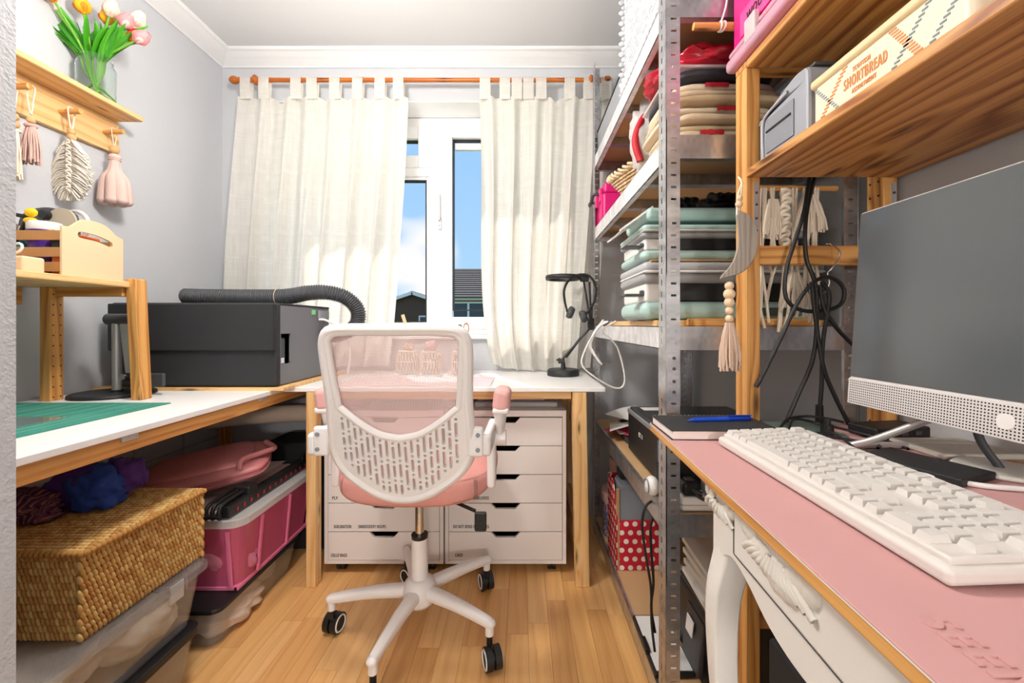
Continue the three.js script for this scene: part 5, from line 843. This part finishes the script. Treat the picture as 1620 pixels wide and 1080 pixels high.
  const pb = thing('pink_storage_box', 'hot pink storage box with clear rim on the upper pine board', 'storage box', [.486, 1.558, -.955]);
  mesh('body', rbx(.30, .24, .34, .155, .125, .17, .012), M.hotPink, pb); mesh('clear_rim', [rbx(.32, .028, .36, .15, .016, .175, .010), rbx(.31, .012, .35, .152, .042, .173, .005)], mat(0xf0c3d6, .3, { transmission: .4, thickness: 0 }), pb); mesh('clip', [rbx(.012, .05, .04, -.006, .04, .10, .004), rbx(.012, .05, .04, -.006, .04, .26, .004)], M.clearFrost, pb);
  mesh('label', bb(.002, .0045, .058, .11, .04, .22, 0), mat(0xee4f95, .4), pb); mesh('lettering', fit('WOODEN', .105, .020).rotateY(-Math.PI / 2).translate(.0018, .074, .068), M.black, pb);
  const bt = thing('brown_carton', 'brown cardboard carton beside the pink box on the upper board', 'carton', [.50, 1.558, -.57]); mesh('body', bb(.0, .30, 0, .25, 0, .32, .004), M.cardboard, bt); mesh('tape', bb(.12, .17, .25, .251, 0, .32, 0), mat(0xc9a56f, .3), bt);
}
{ // hanging pieces at the far end of the rack
  const hz = -.9565, mh = thing('macrame_hanging', 'cream macrame hanging with knotted cords behind the cross rail', 'wall hanging', [0, 0, 0]);
  mesh('dowel', rod([.535, 1.296, hz], [.735, 1.296, hz], .006), M.oil, mh);
  const cords = [], r = rng(141); for (const [px, bot, n, sp, rad] of [[1208, 508, 3, 8, .0036], [1222, 470, 2, 10, .0034], [1240, 515, 3, 8, .0038], [1258, 470, 2, 14, .0034], [1276, 500, 3, 10, .0034], [1292, 502, 2, 10, .0034]])
    for (let i = 0; i < n; i++) { const x = (px - 824 + (i - n / 2) * sp * .45) * .957 / 650, b = .98 - (bot - 513 + r() * 14) * .957 / 650; cords.push(tube([[x, 1.296, hz + .004], [x + (r() - .5) * .012, 1.22, hz + r() * .005], [x + (r() - .5) * .016, 1.12, hz + r() * .004], [x + (r() - .5) * .012, b + .06, hz + r() * .004], [x + (r() - .5) * .03, b, hz + r() * .004]], rad, 18, 6)); }
  mesh('cords', cords, M.cord, mh, { kind: 'stuff' });
  const kn = []; for (let i = 0; i < 16; i++) kn.push(torus(.008, .0045, .612 + .003 * Math.sin(i), 1.285 - i * .0095, hz + .006, [.9, i % 2 ? .6 : -.6, 0])); mesh('knotted_braid', kn, mat(0xeee2cf, .95), mh);
  mesh('feather_fringe', [...strands(36, .09, .012, .03, .0026, 151, .25).map(g => g.translate(.585, 1.27, hz + .003)), ...strands(44, .085, .014, .04, .0026, 152, .2).map(g => g.translate(.67, 1.28, hz + .003)), ...strands(40, .08, .01, .035, .0026, 153, .2).map(g => g.translate(.635, 1.10, hz + .002))], M.cord, mh, { kind: 'stuff' });
  mesh('red_bead', cyl(.008, .008, .014, .612, 1.135, hz + .006, 14), mat(0xa84a28, .5), mh);
  const mo = thing('moon_hanging', 'grey wooden crescent moon with beads and tassel on the rack post', 'wall hanging', [.470, 1.150, -.878]); const L = .0865, c = [];
  const crescent = shape([...smooth([[-.011, .073], [.008, .062], [.020, .036], [.0245, .004], [.018, -.032], [.002, -.060], [-.028, -.076]], 4), ...smooth([[-.027, -.070], [-.014, -.046], [-.007, -.018], [-.006, .010], [-.008, .036], [-.012, .060]], 4)]);
  const gw = woodTex([176, 165, 153], [128, 116, 106], { seed: 161, knots: 0 });
  const cm = mesh('crescent', ext(crescent, .006, .001).scale(1.4, 1, 1).rotateZ(-.08), wood(gw, [.3, .08], .7), mo); mesh('dark_back', ext(crescent, .004).scale(1.4, 1, 1).rotateZ(-.08).translate(.003, 0, -.0045), mat(0x3a332e, .8), cm);
  mesh('hanging_cord', [tube([[-.008, .062, .004], [-.004, .09, .004], [.0, .13, .004], [.003, .15, -.015]], .0022, 16, 6), tube([[-.010, .062, .004], [-.009, .1, .004], [.0, .13, .004]], .0022, 16, 6)], M.cord, mo);
  for (let i = 0; i < 5; i++) mesh('bead', ball([.0095, .012, .0105, .0085, .0085][i], -.026, -.088 - i * .0175, .003), M.beadPale, mo); mesh('top_bead', [ball(.0075, -.007, .085, .006), ball(.0065, -.006, .098, .006)], M.beadPale, mo);
  mesh('tassel', strands(70, .10, .008, .022, .0022, 163, .5).map(g => g.translate(-.026, -.166, .003)), mat(0xd8bca6, .95), mo, { kind: 'stuff' });
  // cables on a hook
  const hook = thing('cable_hook', 'chrome wire hook over the cross rail', 'hook', [0, 0, 0]); mesh('wire', tube([[0.679, 1.159, -0.915], [0.688, 1.158, -0.912], [0.693, 1.140, -0.895], [0.691, 1.124, -0.893], [0.677, 1.101, -0.895], [0.672, 1.092, -0.900], [0.676, 1.070, -0.900], [0.666, 1.051, -0.900], [0.645, 1.051, -0.900], [0.634, 1.064, -0.900]], .0019, 60, 7), M.chrome, hook); mesh('tip', ball(.0026, ...[0.634, 1.064, -0.900]), M.chrome, hook);
  const cb = thing('power_cables', 'bunch of black power cables hanging from the wire hook', 'cable', [0, 0, 0]);
  const K = (...p) => mesh('cable', tube(p, .0042, 90, 8), M.black, cb);
  K([0.667, 1.336, -0.945], [0.620, 1.226, -0.900], [0.594, 1.156, -0.893], [0.576, 1.094, -0.893], [0.578, 1.034, -0.893], [0.620, 1.009, -0.893], [0.688, 1.018, -0.893], [0.703, 1.053, -0.893], [0.677, 1.080, -0.891], [0.637, 1.074, -0.889], [0.598, 1.028, -0.887], [0.561, 0.950, -0.887], [0.519, 0.861, -0.890], [0.510, 0.844, -0.892]);
  K([0.680, 1.336, -0.945], [0.629, 1.221, -0.905], [0.619, 1.128, -0.892], [0.638, 1.066, -0.890], [0.638, 0.984, -0.886], [0.627, 0.902, -0.884], [0.593, 0.828, -0.880], [0.567, 0.771, -0.878]); K([0.651, 1.072, -0.889], [0.666, 1.039, -0.887], [0.650, 0.943, -0.884], [0.646, 0.862, -0.882], [0.639, 0.802, -0.878]);
  K([0.629, 1.072, -0.889], [0.634, 0.998, -0.885], [0.648, 0.889, -0.880], [0.670, 0.823, -0.874], [0.694, 0.768, -0.868]); K([0.646, 1.066, -0.889], [0.656, 1.011, -0.887], [0.684, 0.970, -0.887], [0.725, 0.932, -0.892], [0.759, 0.908, -0.900]);
  mesh('strain_relief', cyl(.008, .007, .04, ...[0.638, 0.788, -0.878]), M.black, cb);
  tag(mesh('wooden_dowel_offcut', rod([.56, .967, -.954], [.70, .967, -.954], .009), M.oil), 'wooden dowel lying behind the hanging cords', 'dowel').position.set(0, .018, -.025);
}
// ================= PINK DESK =================
const DY = .764;
{
  const t = thing('console_desk', 'white carved console desk with pink topped board', 'desk', [.285, 0, -.905], -.049);
  mesh('board', bb(0, .52, DY - .018, DY - .002, 0, 1.15, .002), wood(tOil, [.8, .2]), t, { axis: 2 });
  mesh('white_edge', bb(-.0006, .0008, DY - .0035, DY - .002, 0, 1.15, 0), M.white, t);
  const mp = mesh('desk_mat', bb(-.001, .50, DY - .002, DY, .0, 1.15, .0008), M.pinkPad, t);
  const em = fit('SEEND', .088, .024, .0014); em.rotateX(-Math.PI / 2).rotateY(-Math.PI / 2); mesh('embossed_lettering', em.translate(.035, DY - .0001, .60), M.pinkPad, mp);
  const wm = mat(0xe9e4de, .5), Y1 = DY - .018;
  // shaped apron with drawer panel (faces the chair side)
  const ap = smooth([[0, -.19], [.012, -.15], [.03, -.11], [.06, -.092], [.10, -.098], [.15, -.118], [.20, -.126], [.26, -.122], [.33, -.108], [.42, -.10], [.55, -.098], [.68, -.10], [.74, -.13], [.76, -.19]], 4);
  mesh('apron', ext(shape([[0, 0], ...ap, [.76, 0]]), .02, .002).rotateY(-Math.PI / 2).translate(.045, Y1, .27), wm, t);
  const dr = mesh('drawer_panel', bb(.022, .027, Y1 - .078, Y1 - .008, .345, .62, .002), wm, t); mesh('drawer_line', [bb(.0215, .0225, Y1 - .079, Y1 - .078, .345, .62, 0), bb(.0215, .0225, Y1 - .078, Y1 - .008, .62, .6215, 0), bb(.0215, .0225, Y1 - .078, Y1 - .008, .3435, .345, 0)], M.darkGrey, dr);
  const carve = (z, s, n, seed) => { const r = rng(seed), g = []; for (let i = 0; i < n; i++) { const a = (i / (n - 1) - .5) * 2; g.push(ball(.010 * s, .022, Y1 - .03 - .012 * Math.cos(a * 2.2) * s + (r() - .5) * .008, z + a * .045 * s, .5, .8 + r() * .8, .7 + r() * .5, 10, 8), tube([[.022, Y1 - .03, z + a * .02 * s], [.018, Y1 - .024 - .016 * Math.cos(a) * s, z + a * .034 * s], [.021, Y1 - .036 - .01 * s, z + a * .05 * s]], .0035 * s, 8, 6)); } return mesh('carved_ornament', g, mat(0xe2ddd4, .45), t); };
  carve(.30, .9, 7, 171); carve(.445, 1.35, 13, 172);
  const leg = (x, z, sx) => { const c = new THREE.CatmullRomCurve3([V3(x, Y1, z), V3(x - .002 * sx, Y1 - .09, z), V3(x - .020 * sx, .58, z), V3(x - .022 * sx, .48, z), V3(x - .010 * sx, .34, z), V3(x + .006 * sx, .20, z), V3(x + .008 * sx, .10, z), V3(x - .008 * sx, .03, z), V3(x - .016 * sx, 0, z)]); return sheet(12, 50, (u, v) => { const p = c.getPoint(v), q = u * 6.2832, f = e => Math.sign(e) * Math.pow(Math.abs(e), .45), w = .028 - .012 * Math.sin(v * 2.6) + (v > .93 ? .006 : 0); return [p.x + f(Math.cos(q)) * w, p.y, p.z + f(Math.sin(q)) * w]; }); };
  mesh('leg', leg(.052, .29, 1), wm, t); mesh('leg', leg(.052, 1.0, 1), wm, t); mesh('leg', leg(.44, .29, -1), wm, t); mesh('leg', leg(.44, 1.0, -1), wm, t);
  mesh('end_apron', bb(.06, .43, Y1 - .10, Y1, .28, .30, .002), wm, t);
  const pc = thing('computer_tower', 'black computer tower in the shade under the pink desk', 'computer', [.53, 0, -.50]); mesh('case', rbx(.22, .45, .40, 0, .225, 0, .008), M.blackMatt, pc); mesh('front_grille', Array.from({ length: 8 }, (_, i) => bx(.003, .03, .30, -.111, .09 + i * .04, 0, 0)), M.darkGrey, pc); mesh('lead', tube([[-.13, .60, .12], [-.15, .48, .15], [-.14, .30, .18], [-.12, .10, .2], [-.12, .02, .2]], .006, 30, 8), M.black, pc);
}
{ // notebook and pen
  const n = thing('spiral_notebook', 'black spiral notebook lying at the far end of the pink desk', 'notebook', [.388, DY, -.832], -.02);
  mesh('back_cover', bb(-.105, .10, 0, .0014, -.062, .067, .0004), M.leather, n); mesh('pages', bb(-.102, .099, .0014, .0165, -.060, .066, .0006), mat(0xf0e4dc, .85), n); mesh('front_cover', bb(-.105, .102, .0165, .0182, -.062, .068, .0005), M.leather, n);
  const sp = []; for (let i = 0; i < 24; i++) sp.push(torus(.008, .0009, -.096 + i * .0082, .0095, -.064, [0, Math.PI / 2, 0])); mesh('spiral', sp, M.steel, n);
  const p = thing('ballpoint_pen', 'blue ballpoint pen on the black notebook', 'pen', [.405, DY + .0225, -.842], .06), bl = mat(0x1d4fd0, .3);
  mesh('barrel', rod([-.055, 0, .004], [.03, 0, 0], .0042), bl, p); mesh('tip', rod([-.055, 0, .004], [-.068, -.002, .0045], .0035, .001), mat(0x1a3fb0, .3), p); mesh('cap', [rod([.02, 0, 0], [.068, 0, -.002], .0055, .005), bx(.05, .002, .004, .045, .0065, 0, .001)], mat(0x123aa8, .3), p);
}
{ // keyboard: keys one by one
  const k = thing('keyboard', 'white full size keyboard on the pink desk', 'keyboard', [.352, DY, -.735]); k.rotation.order = 'YXZ'; k.rotation.set(0, -.012, .045);
  const wm = mat(0xe0dbd5, .45), key = mat(0xe0dcd7, .42);
  mesh('case', [rbx(.162, .016, .402, .081, .009, .201, .006), bx(.15, .008, .39, .083, .019, .201, .003)], wm, k);
  const geo = {}, kg = (w, d) => { const id = w + '_' + d; if (!geo[id]) { const g = new THREE.BoxGeometry(d, .0068, w); const p = g.attributes.position; for (let i = 0; i < p.count; i++) if (p.getY(i) > 0) { p.setX(i, p.getX(i) * (1 - .0036 / d) + .0004); p.setZ(i, p.getZ(i) * (1 - .004 / w)); } g.computeVertexNormals(); geo[id] = prep(g); } return geo[id]; };
  const U = .0171, PX = .0208, z0 = .0075, row = [[6, [1, -1, 1, 1, 1, 1, -.5, 1, 1, 1, 1, -.5, 1, 1, 1, 1, -.25, 1, 1, 1]], [5, [...Array(13).fill(1), 2, -.25, 1, 1, 1, -.25, 1, 1, 1, 1]], [4, [1.5, ...Array(12).fill(1), 1.5, -.25, 1, 1, 1, -.25, 1, 1, 1, 1]], [3, [1.75, ...Array(11).fill(1), 2.25, -3.5, 1, 1, 1]], [2, [2.25, ...Array(10).fill(1), 2.75, -1.25, 1, -1.25, 1, 1, 1, 1]], [1, [1.25, 1.25, 1.25, 6.25, 1.25, 1.25, 1.25, 1.25, -.25, 1, 1, 1, -.25, 2, 1]]];
  for (const [r, ws] of row) { let u = 0; for (const w of ws) { if (w < 0) { u -= w; continue; } const g = kg(+(w * U - .0016).toFixed(4), .0188), m = new THREE.Mesh(g, key); m.name = 'key'; m.position.set(.012 + (r - .5) * PX + (r === 6 ? .006 : 0), 0.0262, z0 + (u + w / 2) * U); m.castShadow = m.receiveShadow = true; k.add(m); u += w; } }
  const cd = thing('white_usb_cable', 'white cable curling beside the keyboard on the pink desk', 'cable', [0, 0, 0]); mesh('lead', tube([[.53, DY + .004, -.62], [.60, DY + .004, -.545], [.66, DY + .004, -.52], [.72, DY + .004, -.44], [.70, DY + .004, -.34], [.62, DY + .004, -.37], [.56, DY + .004, -.46]], .0036, 60, 8), M.whitePlastic, cd); mesh('plug', bx(.012, .007, .03, .528, DY + .005, -.63, .002), M.whitePlastic, cd);
}
{ // all-in-one computer
  const t = thing('desktop_monitor', 'white all in one computer with dark screen and dotted speaker bar', 'monitor', [.603, .835, -.762]); t.rotation.z = -.066;
  const wm = mat(0xe6e3e1, .4);
  mesh('shell', rbx(.030, .352, .545, .018, .176, .2725, .004), wm, t);
  mesh('screen_glass', bb(.0018, .0034, .050, .349, .003, .542, .0004), mat(0x565b5f, .2, { clearcoat: .6, clearcoatRoughness: .15 }), t);
  const bar = mesh('speaker_bar', bb(.0002, .004, .001, .047, .002, .543, .001), mat(0xe3ddda, .5), t);
  const tp = tex(32, 32, (u, v) => { const h = Math.hypot(u - .5, v - .5) < .27 ? 30 : 235; return [h, h, h]; }); const gr = mat(0xf1ece9, .6, { map: tp, tile: [.0042, .0042] });
  mesh('grille', bb(-.0002, .0004, .004, .044, .005, .54, 0), gr, bar); mesh('badge', cyl(.010, .010, .0014, 0, 0, 0, 32).rotateZ(Math.PI / 2).translate(-.0006, .024, .25), mat(0xf2efec, .4), bar);
  const s = mat(0xc4c0bd, .35, { metalness: .4 }), f = thing('monitor_stand', 'bent metal rod stand under the white computer', 'stand', [0, 0, 0]);
  mesh('foot', [tube([[.575, DY + .006, -.715], [.68, DY + .006, -.715], [.775, DY + .006, -.71], [.80, DY + .006, -.69], [.80, DY + .006, -.55], [.80, DY + .006, -.36]], .0058, 60, 10)], s, f); mesh('neck', [tube([[.575, DY + .006, -.715], [.60, DY + .025, -.69], [.645, DY + .075, -.635], [.665, DY + .11, -.60]], .0058, 30, 10)], s, f); mesh('strut', tube([[.70, DY + .006, -.60], [.68, DY + .05, -.61], [.665, DY + .11, -.60]], .0055, 20, 10), M.darkGrey, f); mesh('foot_pad', ball(.006, .575, DY + .006, -.715), s, f);
}
{ // small things around the monitor foot
  const h = thing('hard_drive', 'thin black hard drive lying before the monitor', 'hard drive', [.60, DY, -.615], .35); mesh('case', rbx(.085, .011, .125, 0, .0055, 0, .002), mat(0x1e1f21, .6), h); mesh('plug', bx(.014, .006, .02, -.01, .006, -.070, .002), M.black, h); mesh('lead', tube([[-.01, .006, -.08], [-.03, .03, -.11], [-.08, .022, -.125], [-.14, .006, -.14]], .0022, 30, 7), M.black, h);
  const a = thing('usb_hub', 'black usb hub with leads at the far end of the desk', 'usb hub', [.715, DY, -.80], .15); mesh('case', rbx(.12, .022, .06, 0, .011, 0, .004), M.black, a); mesh('port', [bx(.014, .007, .002, -.03, .011, .0305, 0), bx(.014, .007, .002, 0, .011, .0305, 0), bx(.014, .007, .002, .03, .011, .0305, 0)], M.darkGrey, a);
  const b = thing('cable_tangle', 'tangle of thin black leads beside the usb hub', 'cable', [0, 0, 0]);
  mesh('lead', tube([[.53, DY + .004, -.84], [.56, DY + .018, -.86], [.60, DY + .024, -.86], [.64, DY + .02, -.85], [.66, DY + .016, -.84]], .0028, 40, 7), M.black, b); mesh('lead', tube([[.52, DY + .004, -.80], [.56, DY + .022, -.84], [.61, DY + .014, -.83], [.66, DY + .006, -.77], [.66, DY + .004, -.70]], .0026, 40, 7), M.black, b); mesh('lead', tube([[.52, DY + .004, -.775], [.57, DY + .006, -.77], [.62, DY + .006, -.72], [.60, DY + .008, -.69]], .0026, 40, 7), M.black, b); mesh('barrel_plug', [cyl(.011, .011, .024, .585, DY + .013, -.785, 18), cyl(.006, .006, .03, .585, DY + .02, -.785, 14)], M.black, b);
  tag(mesh('glass_coaster', bb(.50, .62, DY, DY + .006, -.89, -.775, .001), mat(0x9fd6c8, .05, { transmission: .8, thickness: .004, ior: 1.5 })), 'clear glass coaster with green edge behind the keyboard', 'coaster');
  tag(mesh('marble_coaster', lathe([[.0001, 0], [.048, 0], [.052, .004], [.048, .008], [.0001, .008]], .70, DY, -.60, 40), mat(0xe3dfd6, .4)), 'round white marble coaster beside the hard drive', 'coaster');
  tag(mesh('whitewashed_board', rbx(.13, .010, .10, .735, DY + .0055, -.70, .004), mat(0xcfc8bc, .7)), 'pale wooden board under the monitor stand', 'board').position.y = .0;
  tag(mesh('green_mouse_mat', bb(.755, .80, DY, DY + .003, -.60, -.40, .001), mat(0x1f4a44, .8)), 'dark green mat behind the monitor', 'mat');
}
scene.traverse(o => { if (o.isMesh) { o.castShadow = true; o.receiveShadow = true; } });
renderer.render(scene, camera);
